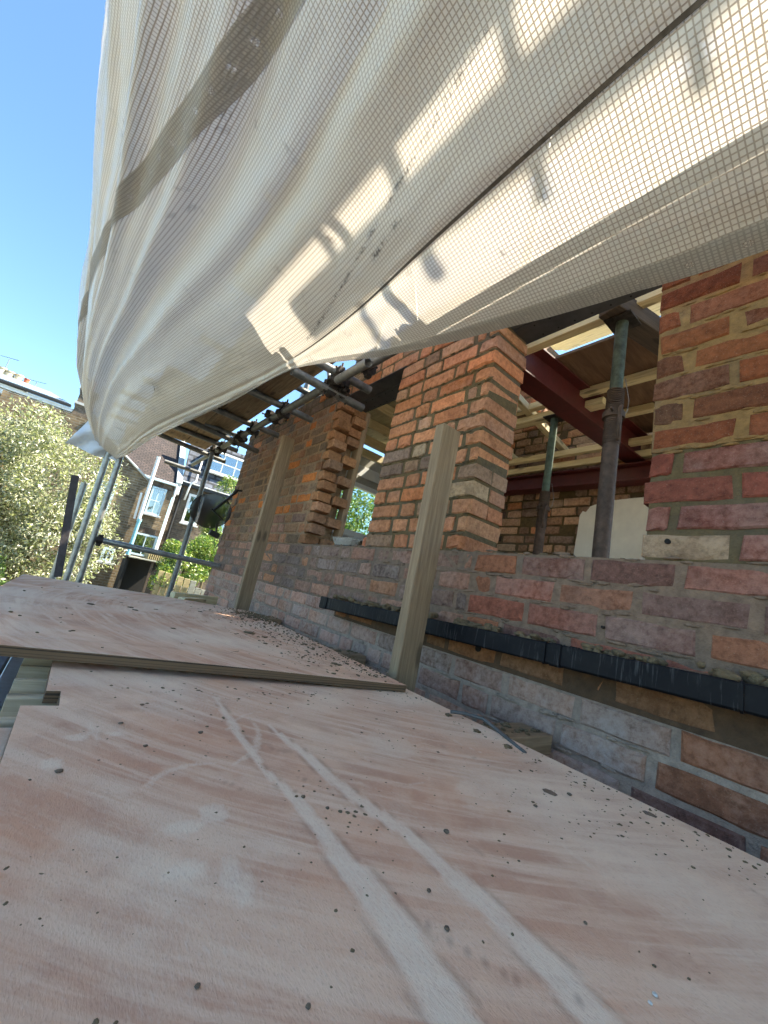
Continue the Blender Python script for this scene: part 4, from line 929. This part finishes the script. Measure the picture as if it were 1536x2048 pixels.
def prop(x, y, z0, zt_, zs, r0, r1, m0, m1, label):
    o = empty('steel_prop', (x, y, z0), label, 'prop', 'adjustable steel props'); I = Matrix.Translation((-x, -y, -z0))
    put(MB().tube((x, y, z0), (x, y, zs), r0, 18).build('outer_tube', m0), o, I); put(MB().tube((x, y, zs-.1), (x, y, zt_), r1, 18).build('inner_tube', m1), o, I)
    th = MB(); zz = zs-.17
    while zz < zs+.07: th.tube((x, y, zz), (x, y, zz+.0045), r0+.003, 18); zz += .0085
    put(th.build('thread', M_PROPR), o, I)
    put(MB().tube((x, y, zs-.055), (x, y, zs-.030), r0+.012, 16).tube((x-.07, y-.02, zs-.038), (x+.075, y+.02, zs-.038), .0055, 8).build('collar', M_PROPR), o, I)
    put(MB().path([(x-.05, y-.05, zs-.035), (x-.068, y-.055, zs-.05), (x-.074, y-.057, zs-.11), (x-.072, y-.057, zs-.19)], .0075, 8).build('handle', M_PROPR), o, I)
    put(MB().box((x-.055, y-.055, zt_), (x+.055, y+.055, zt_+.008), c=.001).build('head_plate', M_COUPLER), o, I)
    put(MB().path([(x+.03, y-.02, zs+.14), (x+.055, y-.03, zs+.05), (x+.05, y-.03, zs-.0), (x+.04, y-.02, zs-.03)], .0018, 6).build('wire', M_STEEL), o, I)
prop(1.55, .722, -.9, 1.352, .95, .0300, .0245, M_PROPR, M_PROPG, 'large rusty adjustable steel prop near the right brick pier')
prop(2.25, 1.43, -.9, 1.395, .80, .0300, .0240, M_PROPR, mat_plain('prop_teal', (.10, .15, .115), .6, .2, .4, 30, .2), 'smaller green topped adjustable steel prop beside the pillar')
timber('needle_beam', (1.46, .74, 1.400), (2.05, .60, 1.400), .10, .08, M_OLDWOOD, label='dark old timber needle on top of the large prop', cat='timber')
timber('timber_batten', (1.57, .28, 1.438), (1.57, 1.60, 1.438), .05, .035, M_BATTEN, label='pale new batten just behind the near lintel', cat='batten')
timber('timber_batten', (2.17, .30, 1.478), (2.17, 1.75, 1.478), .05, .045, M_BATTEN, label='pale new batten under the brown plywood ceiling', cat='batten')
timber('timber_batten', (2.52, .30, 1.478), (2.52, 1.19, 1.478), .05, .045, M_BATTEN, label='pale new batten under the brown plywood ceiling, deeper in the room', cat='batten')
timber('timber_batten', (2.25, 1.10, 1.427), (2.25, 2.0, 1.427), .075, .045, M_BATTEN, label='short pale timber carried by the smaller prop', cat='batten')
timber('timber_batten', (1.86, 1.55, 1.475), (2.95, 1.72, 1.475), .05, .047, M_BATTEN, label='pale joist running back beside the red cross beam', cat='batten')
timber('timber_batten', (2.0, 2.05, 1.475), (2.95, 2.2, 1.475), .05, .047, M_BATTEN, label='pale joist running back behind the smaller prop', cat='batten')
timber('timber_batten', (2.80, .8, 1.400), (2.80, 2.9, 1.400), .045, .047, M_BATTEN, label='upper of two pale battens above the wall beam', cat='batten')
timber('timber_batten', (2.88, .8, 1.335), (2.88, 2.9, 1.335), .045, .050, M_BATTEN, label='lower of two pale battens above the wall beam', cat='batten')
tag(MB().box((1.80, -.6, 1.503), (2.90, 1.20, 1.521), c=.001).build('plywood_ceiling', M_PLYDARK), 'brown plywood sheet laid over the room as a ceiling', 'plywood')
# far room: boards, joists and a white window
for i, x in enumerate(np.arange(1.45, 2.92, .1135)):
    timber('roof_board', (x, 1.55, 1.80+.10*(x-1.4)), (x, 4.28, 1.80+.10*(x-1.4)), .112, .02, M_YBOARD, up=(-.1, 0, 1), label='pale yellow ceiling board over the far room, number %s from the outer wall' % ('one two three four five six seven eight nine ten eleven twelve thirteen'.split()[i]), cat='board', group='ceiling boards of the far room')
for i, y in enumerate((2.55, 2.95, 3.35, 3.75, 4.12)):
    timber('ceiling_joist', (1.38, y, 1.70), (3.0, y, 1.70), .05, .10, M_BATTEN, label='pale ceiling joist of the far room, %s from the front' % ('first', 'second', 'third', 'fourth', 'fifth')[i], cat='joist', group='ceiling joists of the far room')
rear = empty('rear_wall', (2.2, 4.34, -.9), 'plain inner face of the far end wall around the white window', 'wall'); RI = Matrix.Translation((-2.2, -4.34, .9))
M_RW = mat_plain('grey_plaster', (.42, .41, .36), .9, 0, .2, 8, .2)
rw = MB().box((1.37, 4.30, -.9), (2.25, 4.42, 1.78)).box((3.15, 4.30, -.9), (5.2, 4.42, 1.78)).box((2.25, 4.30, -.9), (3.15, 4.42, .655)).box((2.25, 4.30, 1.36), (3.15, 4.42, 1.78)); put(rw.build('plaster', M_RW), rear, RI)
win = empty('white_window', (2.7, 4.33, .655), 'white framed window at the back of the far room with trees outside', 'window'); WI = Matrix.Translation((-2.7, -4.33, -.655))
fr = MB()
for a, b in (((2.253, 4.27, .657), (3.147, 4.37, .735)), ((2.253, 4.29, 1.30), (3.147, 4.37, 1.358)), ((2.253, 4.29, .735), (2.32, 4.37, 1.30)), ((3.08, 4.29, .735), (3.147, 4.37, 1.30))): fr.box(a, b, c=.004)
put(fr.build('frame', M_WHITE), win, WI); put(MB().box((2.32, 4.325, .735), (3.08, 4.331, 1.30)).build('pane', M_PANE_CLEAR), win, WI)
put(MB().box((2.25, 4.20, .630), (3.15, 4.30, .652), c=.004).build('sill', M_WHITE), win, WI)
timber('timber_board', (2.3, 4.24, 1.50), (3.1, 4.24, 1.50), .02, .14, M_WHITE, label='grey white lining board above the white window', cat='board')
timber('timber_stud', (1.385, 2.42, .20), (1.385, 2.42, 1.283), .04, .075, M_OLDWOOD if False else M_JOIST, up=(0, 1, 0), label='upright timber stud on the inner side of the toothed brick edge', cat='stud')
# on the sill of the far opening
bk = MB(); jb = []
for i, (y, dx, lab) in enumerate(((1.80, .05, 'small loose orange brick piece on the far sill beside the pillar'), (1.745, .05, 'sliver of red brick on the far sill against the pillar'))):
    o = bpy.data.objects.new('loose_brick', variants('C' if i else 'C')[1][i][0]); o.color = (.46, .16, .08, .1); link(o); o.location = (WX+dx, y, zc(0)+.034); o.scale = (1, .8 if i == 0 else .4, .95); tag(o, lab, 'brick')
br = empty('brush', (1.22, 2.03, zc(0)), 'small upturned brush with splayed pale bristles on the far sill', 'brush'); BI = Matrix.Translation((-1.22, -2.03, -zc(0)))
put(MB().box((1.20, 1.94, zc(0)+.004), (1.25, 2.12, zc(0)+.016), c=.004).build('brush_back', M_BLACKMETAL), br, BI)
bb = MB()
for i in range(26):
    for j in range(3):
        y = 1.945 + i*.0068; bb.tube((1.207+j*.016, y, zc(0)+.016), (1.207+j*.016 + (j-1)*.012, y + (y-2.03)*.38, zc(0)+.062+random.uniform(-.002, .002)), .0017, 5)
put(bb.build('bristles', mat_plain('bristle', (.48, .44, .38), .8, 0, .25, 60, 0)), br, BI)
# roof timbers and gable seen above
for i, y in enumerate((2.34, 2.76, 3.18, 3.60, 4.02, 4.44, 4.86)):
    timber('rafter', (1.42, y, 1.66), (3.3, y, 2.75), .047, .10, M_BATTEN, label='pale new roof rafter above the far wall, %s from the lintel end' % 'first second third fourth fifth sixth seventh'.split()[i], cat='rafter', group='roof rafters')
tag(MB().add([(1.92, -.9, 2.02), (3.2, -.9, 2.8), (3.2, 1.02, 2.8), (1.92, 1.02, 2.02), (1.92, -.9, 2.04), (3.2, -.9, 2.82), (3.2, 1.02, 2.82), (1.92, 1.02, 2.04)], [(0,1,2,3),(7,6,5,4),(0,4,5,1),(1,5,6,2),(2,6,7,3),(3,7,4,0)]).build('sun_screen', M_YBOARD), 'boarded slope added above the near room to keep stray sun out', 'roof')  # added to block sun leaking onto the pillar and plywood
for i, (x, z) in enumerate(((1.43, 1.60), (2.2, 2.20))):
    timber('wall_plate', (x, 1.9 if i else 1.30, z), (x, 5.0, z), .09, .06, M_BATTEN, label=('lower', 'upper')[i] + ' long pale timber plate above the far wall', cat='timber')
for i in range(5):
    x = 2.62 + i*.13; z = 2.40 + i*.075
    timber('roof_board', (x, .9, z), (x, 2.0, z), .125, .02, M_YBOARD, up=(-.5, 0, 1), label='pale roof board over the near room seen through the gap, %s up' % ('first', 'second', 'third', 'fourth', 'fifth')[i], cat='board', group='roof boards over the near room')
for i, (p0, p1) in enumerate((((1.62, 3.4, 1.55), (1.55, 3.9, 2.5)), ((1.50, 2.75, 1.5), (1.62, 2.9, 2.6)), ((1.46, 4.2, 1.45), (1.5, 4.0, 2.5)), ((1.75, 2.3, 1.6), (1.62, 2.55, 2.7)))):
    tag(MB().tube(p0, p1, .02, 12).build('brace_pole', M_STEEL), 'thin pale pole leaning behind the top of the far wall, %s from the right' % ('second', 'third', 'last', 'first')[i], 'pole', 'poles behind the wall top')
gb = empty('gable_stack', (2.3, 1.75, 1.5), 'small brick stack seen through the roof gap behind the near lintel', 'chimney'); GBI = Matrix.Translation((-2.3, -1.75, -1.5))
put(MB().box((2.21, 1.61, 1.525), (2.49, 1.94, 2.10)).build('mortar', M_MORT_T), gb, GBI)
for k in range(7):
    for j, y in enumerate((1.60, 1.715, 1.83) if k % 2 else (1.60, 1.77)):
        w = .105 if k % 2 else (.16 if j == 0 else .17); L0, vl = variants('H'); r = random.Random(k*9+j)
        o = bpy.data.objects.new('brick', vl[r.randrange(10)][0]); o.color = (*r.choice(PAL['pillar']), .1); link(o); o.location = (2.20, y+w/2, 1.56+k*.075); o.scale = (1, w/L0, 1); put(o, gb, GBI)
    for j, x in enumerate((2.20, 2.36)):
        L0, vl = variants('H'); r = random.Random(k*9+j+5); o = bpy.data.objects.new('brick', vl[r.randrange(10)][0]); o.color = (*r.choice(PAL['pillar']), .1); link(o); o.location = (x+.075, 1.600, 1.56+k*.075); o.scale = (1, 1.4, 1); o.rotation_euler = (0, 0, math.pi/2); put(o, gb, GBI)

# ================================================================== SATELLITE DISH
dish = empty('satellite_dish', (1.12, 4.15, .73), 'smoky dark see-through satellite dish on the far end of the brick wall', 'satellite dish'); DI = Matrix.Translation((-1.12, -4.15, -.73))
c0 = Vector((.915, 4.12, .475)); nrm = Vector((-.30, -.86, .30)).normalized(); a_, u_, w_ = ortho(nrm)
dm = MB(); R_, N_ = 7, 32; dv = [tuple(c0 - nrm*.035)]
for i in range(1, R_+1):
    rr = i/R_
    for j in range(N_): th = 2*math.pi*j/N_; dv.append(tuple(c0 - nrm*.035*(1-rr*rr) + (u_*math.cos(th)*.185 + w_*math.sin(th)*.185)*rr))
df = [(0, 1+j, 1+(j+1) % N_) for j in range(N_)] + [(1+(i-1)*N_+j, 1+i*N_+j, 1+i*N_+(j+1) % N_, 1+(i-1)*N_+(j+1) % N_) for i in range(1, R_) for j in range(N_)]
put(dm.add(dv, df, True).build('reflector', M_DISH), dish, DI)
rim = [c0 + (u_*math.cos(2*math.pi*j/40) + w_*math.sin(2*math.pi*j/40))*.185 for j in range(41)]
put(MB().path(rim, .0035, 6).build('rim', M_BLACKMETAL), dish, DI)
def bar(name, p0, p1, w, h, mat=M_BLACKMETAL):
    M, L = frame_matrix(p0, p1); o = MB().box((0, -w/2, -h/2), (L, w/2, h/2), c=.003).build(name, mat, None, M); return put(o, dish, DI)
bar('back_strut', (.925, 4.07, .475), (1.075, 4.10, .70), .038, .02); bar('back_plate', (.90, 4.075, .49), (1.045, 4.09, .41), .03, .012)
bar('wall_bracket', (1.075, 4.10, .70), (1.10, 4.13, .745), .03, .03); bar('wall_bracket', (1.09, 4.12, .74), (1.149, 4.12, .755), .02, .02); bar('wall_plate', (1.146, 4.12, .69), (1.146, 4.12, .80), .10, .006)
bar('feed_arm', (.99, 4.07, .36), (.985, 3.98, .27), .016, .016); bar('feed_head', (.93, 3.99, .262), (1.02, 3.99, .242), .05, .05)
put(MB().path([(1.12, 4.11, .72), (1.115, 4.10, .60), (1.06, 4.10, .48), (1.085, 4.10, .36), (1.08, 4.1, .22), (1.045, 4.09, .13), (1.01, 4.06, .18), (1.0, 4.0, .25)], .0035, 6).build('cable', M_CABLE), dish, DI)

# ================================================================== BACKGROUND HOUSES
def house(name, loc, label): return empty(name, loc, label, 'house'), Matrix.Translation((-loc[0], -loc[1], -loc[2]))
def wbox(hs, name, a, b, mat, c=0): o = MB().box(a, b, c=c).build(name, mat); put(o, hs[0], hs[1]); return o
def facade(hs, x0, x1, y, z0, z1, mat, name='wall', th=.3):
    """brick wall facing -y as a mesh in its own x-z plane so the courses run level"""
    M = Matrix(((1, 0, 0, x0), (0, 0, -1, y+th), (0, 1, 0, z0), (0, 0, 0, 1)))
    o = MB().box((0, 0, 0), (x1-x0, z1-z0, th)).build(name, mat, None, M); put(o, hs[0], hs[1]); return o
def window(hs, x0, x1, y, z0, z1, mat, cols=2, rows=2, fw=.07, curtain=None, sill=True):
    f = MB(); f.box((x0, y-.06, z0), (x1, y+.03, z0+fw)).box((x0, y-.06, z1-fw), (x1, y+.03, z1)).box((x0, y-.06, z0+fw), (x0+fw, y+.03, z1-fw)).box((x1-fw, y-.06, z0+fw), (x1, y+.03, z1-fw))
    for i in range(1, cols): xx = x0 + (x1-x0)*i/cols; f.box((xx-.018, y-.045, z0+fw), (xx+.018, y+.0, z1-fw))
    for j in range(1, rows): zz = z0 + (z1-z0)*j/rows; f.box((x0+fw, y-.05, zz-.022), (x1-fw, y+.005, zz+.022))
    w = f.build('window', mat); put(w, hs[0], hs[1])
    p = MB().box((x0+fw, y-.012, z0+fw), (x1-fw, y-.006, z1-fw)).build('pane', M_PANE); p.parent = w
    d = MB().box((x0+.01, y+.005, z0+.01), (x1-.01, y+.02, z1-.01)).build('room', curtain or M_DARKROOM); d.parent = w
    if sill: s = MB().box((x0-.06, y-.12, z0-.07), (x1+.06, y, z0), c=.01).build('sill', M_RENDERW); s.parent = w
    return w
def roof(hs, pts, mat, name='roof', th=.06):
    P = [Vector(p) for p in pts]; x = (P[1]-P[0]).normalized(); nz = x.cross((P[-1]-P[0])).normalized(); y = nz.cross(x)
    M = Matrix((x, y, nz)).transposed().to_4x4(); M.translation = P[0]; Mi = M.inverted(); q = [Mi @ p for p in P]; n = len(q)
    m = MB().add([(v.x, v.y, 0) for v in q] + [(v.x, v.y, -th) for v in q], [tuple(range(n)), tuple(range(n, 2*n))[::-1]] + [(i, n+i, n+(i+1) % n, (i+1) % n) for i in range(n)])
    o = m.build(name, mat, None, M); put(o, hs[0], hs[1]); return o
# house A: yellow stock brick, outrigger gable in front
hA = house('terraced_house', (1.6, 18, -2.6), 'yellow stock brick terraced house with dark tiled roof and teal downpipe')
facade(hA, .9, 2.42, 18.0, -2.6, 2.62, M_STOCK); window(hA, 1.66, 2.18, 17.98, 1.28, 2.38, M_PALEBLUE, 2, 2); window(hA, 1.60, 2.40, 17.98, -.35, .50, M_PALEBLUE, 2, 1, curtain=M_CURTAIN, sill=False)
sold = MB()
for i in range(14): sold.box((1.62+i*.056, 17.965, 2.41), (1.668+i*.056, 18.0, 2.60)); sold.box((1.60+i*.058, 17.965, .52), (1.648+i*.058, 18.0, .74))
put(sold.build('soldier_course', M_STOCK2), hA[0], hA[1])
wbox(hA, 'gutter', (1.25, 17.86, 2.60), (2.46, 17.97, 2.70), M_PALEBLUE, .01)
roof(hA, [(.2, 17.9, 2.66), (2.40, 17.9, 2.66), (2.40, 20.6, 5.0), (.2, 20.6, 5.0)], M_ROOFTILE)
wbox(hA, 'party_parapet', (2.42, 17.95, 2.3), (2.62, 20.7, 2.86), M_RENDERW, .02); roof(hA, [(2.40, 17.9, 2.80), (2.62, 17.9, 2.80), (2.62, 20.7, 5.25), (2.40, 20.7, 5.25)], M_RENDERW, 'parapet_coping', .12)
wbox(hA, 'downpipe', (2.44, 17.84, -2.6), (2.51, 17.91, 2.62), M_WHITE, .01)
hG = house('rear_outrigger', (0, 14, -2.6), 'yellow brick gable wall of a rear extension behind the poles')
Mg = Matrix(((1, 0, 0, -2.6), (0, 0, -1, 14.25), (0, 1, 0, -2.6), (0, 0, 0, 1))); pg = [(0, 0), (3.79, 0), (3.79, 4.50), (2.96, 5.05), (1.9, 5.75), (0, 5.75)]; n = len(pg)
put(MB().add([(x, z, 0) for x, z in pg] + [(x, z, .25) for x, z in pg], [tuple(range(n))[::-1], tuple(range(n, 2*n))] + [(i, (i+1) % n, n+(i+1) % n, n+i) for i in range(n)]).build('wall', M_STOCK, None, Mg), hG[0], hG[1])
put(MB().path([(1.24, 13.97, 1.90), (.36, 13.97, 2.48), (-.7, 13.97, 3.18)], .035, 6).build('verge', M_RENDERW), hG[0], hG[1])
window(hG, .05, .42, 13.98, .70, 1.60, M_PALEBLUE, 1, 2); window(hG, .62, .92, 13.98, -.62, -.22, M_PALEBLUE, 2, 1); window(hG, .2, .45, 13.98, .02, .5, M_PALEBLUE, 1, 1, sill=False)
put(MB().tube((1.235, 13.9, -2.6), (1.235, 13.9, .75), .052, 12).tube((1.235, 13.9, -.35), (1.235, 13.9, -.27), .066, 12).tube((1.235, 13.9, .70), (1.235, 13.9, .78), .066, 12).build('teal_downpipe', M_TEAL), hG[0], hG[1])
put(MB().tube((1.215, 13.9, .75), (1.18, 13.9, 2.75), .05, 12).build('white_pipe', M_WHITE), hG[0], hG[1]); put(MB().tube((1.10, 13.93, .75), (1.06, 13.93, 1.55), .03, 10).build('white_pipe', M_WHITE), hG[0], hG[1])
hB = house('terraced_house', (3.6, 18.3, -2.6), 'darker brick terraced house with slate mansard and white dormer window')
facade(hB, 2.55, 7.0, 18.3, -2.6, 2.80, M_STOCK2); window(hB, 3.05, 3.66, 18.28, 1.30, 2.55, M_WHITE, 1, 2, .09); window(hB, 2.85, 3.75, 18.28, -.4, .55, M_OLDWOOD, 2, 1, curtain=M_CURTAIN, sill=False); window(hB, 4.5, 5.2, 18.28, 1.3, 2.55, M_WHITE, 1, 2, .09)
wbox(hB, 'gutter', (2.62, 18.1, 2.78), (7.0, 18.29, 2.92), M_BLACKMETAL, .02); wbox(hB, 'fascia', (2.62, 18.05, 2.925), (7.0, 18.28, 2.97), M_WHITE)
roof(hB, [(2.62, 18.2, 2.97), (7.0, 18.2, 2.97), (7.0, 19.2, 5.2), (2.62, 19.2, 5.2)], M_SLATE)
window(hB, 3.45, 5.1, 18.42, 3.75, 4.75, M_WHITE, 3, 2, .09, curtain=mat_plain('sky_glass', (.30, .45, .52), .2, 0, .1, 3, 0)); wbox(hB, 'dormer_cheek', (3.42, 18.46, 3.7), (5.13, 19.2, 4.85), M_SLATE)
put(MB().path([(2.90, 18.05, 2.2), (2.93, 18.05, 2.75), (2.96, 18.0, 2.95), (3.10, 18.0, 3.05), (3.12, 18.25, 3.6), (3.2, 18.6, 4.4)], .035, 8).build('soil_pipe', M_WHITE), hB[0], hB[1])
put(MB().tube((2.72, 18.22, -2.6), (2.74, 18.22, 2.7), .045, 10).build('dark_downpipe', M_BLACKMETAL), hB[0], hB[1])
hC = house('terraced_house', (-4, 24, -2.6), 'grey roofed terrace with white fascia behind the tree top')
facade(hC, -9.0, -1.75, 24.0, -2.6, 4.75, M_STOCK2); wbox(hC, 'sill_band', (-9.0, 23.8, 4.75), (-1.9, 24.1, 4.95), M_FASCIA); wbox(hC, 'dark_storey', (-9.0, 24.05, 4.95), (-1.95, 27, 5.42), mat_plain('dark_cladding', (.05, .055, .065), .7, 0, .2, 6, .1))
wbox(hC, 'fascia', (-9.0, 23.75, 5.16), (-1.95, 24.03, 5.36), M_FASCIA); wbox(hC, 'fascia', (-9.0, 23.65, 5.40), (-1.95, 24.02, 5.56), M_FASCIA); wbox(hC, 'gutter', (-9.0, 23.5, 5.58), (-2.05, 23.7, 5.70), M_BLACKMETAL, .02)
roof(hC, [(-9.0, 23.5, 5.72), (-2.15, 23.5, 5.72), (-3.2, 26.0, 6.55), (-9.0, 26.0, 6.55)], M_LEAD); window(hC, -3.45, -2.75, 23.97, 4.1, 4.72, M_WHITE, 1, 2)
def chimney(loc, w, d, h, pots, label, mat):
    x, y, z = loc; hs = (empty('chimney_stack', loc, label, 'chimney'), Matrix.Translation((-x, -y, -z)))
    facade(hs, x-w/2, x+w/2, y-d/2, z, z+h, mat, 'stack', d); wbox(hs, 'corbel', (x-w/2-.06, y-d/2-.06, z+h*.62), (x+w/2+.06, y+d/2+.06, z+h*.68), M_RENDERW); wbox(hs, 'cap', (x-w/2-.08, y-d/2-.08, z+h), (x+w/2+.08, y+d/2+.08, z+h+.08), M_RENDERW)
    for (dx, r, ph, pm) in pots: put(MB().tube((x+dx, y, z+h+.08), (x+dx, y, z+h+.08+ph), r, 14, r*.8).tube((x+dx, y, z+h+.06+ph), (x+dx, y, z+h+.12+ph), r*.95, 14).build('chimney_pot', pm), hs[0], hs[1])
    return hs
chimney((-1.62, 24, 4.6), .62, .8, 2.0, [(.0, .14, .55, mat_plain('purple_pot', (.12, .045, .05), .8, 0, .2, 8, .1))], 'brick chimney stack with one dark red pot beside the sheeting', M_STOCK2)
chimney((-5.2, 28, 5.0), 1.5, .8, 1.65, [(-.35, .22, .6, M_POTC), (-.02, .22, .55, M_POTC), (.35, .2, .55, M_POTC), (.68, .13, .5, M_POTR)], 'chimney stack with cream and red pots at the left edge', M_STOCK2)
def aerial(x, y, z, h, label):
    o = empty('television_aerial', (x, y, z), label, 'aerial'); I = Matrix.Translation((-x, -y, -z)); put(MB().tube((x, y, z), (x, y, z+h), .022, 6).build('mast', M_STEEL), o, I)
    b = MB().tube((x-.35, y, z+h), (x+.4, y-.2, z+h+.05), .012, 5)
    for k in range(6): t_ = -.3+k*.13; b.tube((x+t_, y-.18-.05*k, z+h-.06), (x+t_, y+.18-.05*k, z+h+.09), .008, 4)
    put(b.build('boom', M_BLACKMETAL), o, I)
aerial(-4.05, 27.5, 5.6, 1.55, 'thin television aerial above the grey roof'); aerial(-5.45, 28, 7.2, .75, 'television aerial behind the cream chimney pots')
# shed with dark doorway, fence
sh = empty('lean_to_shed', (2, 13.0, -2.6), 'dark open lean-to shed below the houses', 'shed'); HI2 = Matrix.Translation((-2, -13.0, 2.6))
for a, b, mt in (((1.19, 13.2, -2.6), (2.05, 13.6, -.30), M_DARKROOM), ((1.13, 12.6, -2.6), (1.19, 13.6, -.30), M_DARKROOM)): put(MB().box(a, b).build('dark_interior', mt), sh, HI2)
put(MB().box((1.15, 12.5, -.335), (2.1, 13.7, -.30), c=.005).build('roof_edge', M_FENCE_G), sh, HI2); put(MB().box((1.72, 12.55, -2.6), (1.78, 12.62, -.34)).box((1.92, 12.55, -2.6), (1.97, 12.62, -.34)).build('door_post', M_OLDWOOD), sh, HI2)
for i in range(9): put(MB().box((1.62+i*.05, 12.75, -.285+.0), (1.645+i*.05, 13.6, -.10), c=.003).build('roof_slat', M_FENCE), sh, HI2)
tag(MB().box((1.10, 12.2, -1.40), (1.72, 12.45, -1.22), c=.02).build('stone_lintel', M_STOCK2), 'low brick edge in front of the dark shed doorway', 'wall')
fe = empty('garden_fence', (2.0, 10.0, -2.6), 'sunlit timber garden fence with wide upright boards', 'fence'); FI = Matrix.Translation((-2.0, -10.0, 2.6))
for i in range(9):
    x = 1.56 + i*.128; y = 10.0 - .05*i; put(MB().box((x, y, -2.6), (x+.118, y+.022, -.42 - .05*i*.3 - (.12 if i > 5 else 0)), c=.004).build('fence_board', M_FENCE if i < 5 else M_FENCE_G), fe, FI)
put(MB().box((1.5, 10.03, -.75), (2.7, 10.08, -.67)).build('rail', M_FENCE_G), fe, FI)
# ================================================================== VEGETATION
def foliage(name, clumps, n, size, cols, parent, seed=1, aspect=.34):
    r = np.random.default_rng(seed); w = np.array([c[3] for c in clumps]); w = w**2/np.sum(w**2); idx = r.choice(len(clumps), n, p=w)
    cc = np.array([c[:3] for c in clumps])[idx]; rad = np.array([c[3] for c in clumps])[idx]
    d = r.normal(size=(n, 3)); d /= np.linalg.norm(d, axis=1)[:, None]; P = cc + d*(rad*r.uniform(.25, 1.0, n)**.6)[:, None]
    a = r.normal(size=(n, 3)) + d*.8; a /= np.linalg.norm(a, axis=1)[:, None]; b = np.cross(a, r.normal(size=(n, 3))); b /= np.linalg.norm(b, axis=1)[:, None]
    L = (size*r.uniform(.6, 1.3, n))[:, None]; W = L*aspect*r.uniform(.7, 1.2, n)[:, None]; nn_ = np.cross(a, b)*L*.12
    V = np.stack([P - a*L/2, P + b*W/2 + nn_, P + a*L/2, P - b*W/2 + nn_], axis=1).reshape(-1, 3)
    F = np.arange(4*n).reshape(n, 4); c = np.array(cols)[r.integers(0, len(cols), n)]*r.uniform(.7, 1.25, n)[:, None]; C = np.repeat(np.column_stack([c, np.ones(n)]), 4, axis=0)
    m = bpy.data.meshes.new(name); m.vertices.add(4*n); m.vertices.foreach_set('co', V.ravel()); m.loops.add(4*n); m.loops.foreach_set('vertex_index', F.ravel().astype(np.int32)); m.polygons.add(n); m.polygons.foreach_set('loop_start', np.arange(0, 4*n, 4, dtype=np.int32)); m.polygons.foreach_set('loop_total', np.full(n, 4, dtype=np.int32))
    m.materials.append(M_LEAF); at = m.color_attributes.new('Col', 'FLOAT_COLOR', 'POINT'); at.data.foreach_set('color', np.clip(C, 0, 1).astype(np.float32).ravel()); m.update(); m.validate()
    o = link(bpy.data.objects.new(name, m)); o['kind'] = 'stuff'
    if parent: put(o, *parent)
    return o
def tree(name, loc, label, clumps, n, size, cols, limbs, seed, cat='tree'):
    o = empty(name, loc, label, cat); I = Matrix.Translation((-loc[0], -loc[1], -loc[2]))
    for i, (pts, rs) in enumerate(limbs): put(MB().path(pts, rs, 8).build('trunk' if i == 0 else 'limb', M_BARK), o, I)
    foliage('crown', clumps, n, size, cols, (o, I), seed); return o
rr = random.Random(5); cl = []
def crown(cx, cy, cz, rx, ry, rz, n, r0, r1):
    out = []
    while len(out) < n:
        p = [rr.uniform(-1, 1) for _ in range(3)]; q = sum(v*v for v in p)
        if q < 1: out.append((cx+p[0]*rx, cy+p[1]*ry, cz+p[2]*rz, rr.uniform(r0, r1)))
    return out
OL = [(.40, .41, .29), (.32, .34, .22), (.50, .50, .40), (.22, .24, .14), (.46, .47, .40), (.12, .135, .075)]
tree('olive_tree', (-.75, 9.2, -2.6), 'large pale olive green tree filling the left edge', crown(-1.25, 9.3, .55, 1.55, 1.0, 1.45, 60, .25, .48) + crown(-.25, 9.0, -.1, .75, .7, 1.0, 22, .22, .4) + crown(-1.9, 9.6, 1.0, .8, .8, .9, 16, .25, .45), 46000, .070, OL,
     [([(-.75, 9.2, -2.65), (-.72, 9.2, -1.2), (-.60, 9.2, -.2), (-.45, 9.2, .45)], [.13, .11, .085, .05]), ([(-.70, 9.2, -1.0), (-1.1, 9.3, .1), (-1.5, 9.3, 1.2)], [.08, .06, .03]), ([(-.6, 9.2, -.2), (-.2, 9.1, .1), (.1, 9.0, .2)], [.05, .04, .02])], 3)
GR = [(.15, .25, .045), (.10, .20, .04), (.24, .31, .07), (.07, .15, .04), (.30, .33, .09)]
tree('garden_bush', (2.2, 10.8, -2.6), 'bright green sunlit bush climbing over the garden fence', crown(2.15, 10.8, -.25, .62, .5, .55, 26, .15, .30) + crown(1.72, 10.3, -.55, .25, .3, .3, 8, .12, .2) + crown(2.7, 11.0, .1, .5, .5, .55, 14, .15, .3), 11000, .075, GR, [([(2.2, 10.8, -2.6), (2.2, 10.8, -.3)], [.06, .03])], 4, 'bush')
tree('climber', (4.2, 15.5, -2.6), 'light green climber behind the satellite dish', crown(3.72, 15.5, 2.1, .35, .4, 1.2, 16, .15, .3) + crown(3.6, 15.5, .4, .4, .4, .9, 12, .2, .35), 6000, .09, GR, [([(3.9, 15.5, -2.6), (3.8, 15.5, 2.0)], [.06, .03])], 6, 'plant')
tree('dark_shrub', (-2.2, 8.3, -2.6), 'dark green shrub below the pale tree at the left edge', crown(-1.35, 8.2, -1.1, .7, .5, .5, 14, .2, .35), 5000, .08, [(.05, .10, .03), (.08, .15, .04), (.12, .2, .06)], [([(-1.35, 8.2, -2.6), (-1.35, 8.2, -1.2)], [.05, .03])], 8, 'shrub')
tree('garden_tree', (4.3, 7.6, -2.6), 'green tree outside the white window of the far room', crown(4.5, 7.7, 1.6, 1.3, .8, 1.5, 30, .3, .5), 8000, .10, GR, [([(4.5, 7.7, -2.6), (4.5, 7.7, 1.5)], [.12, .06])], 9)
print('bricks', len(BR))
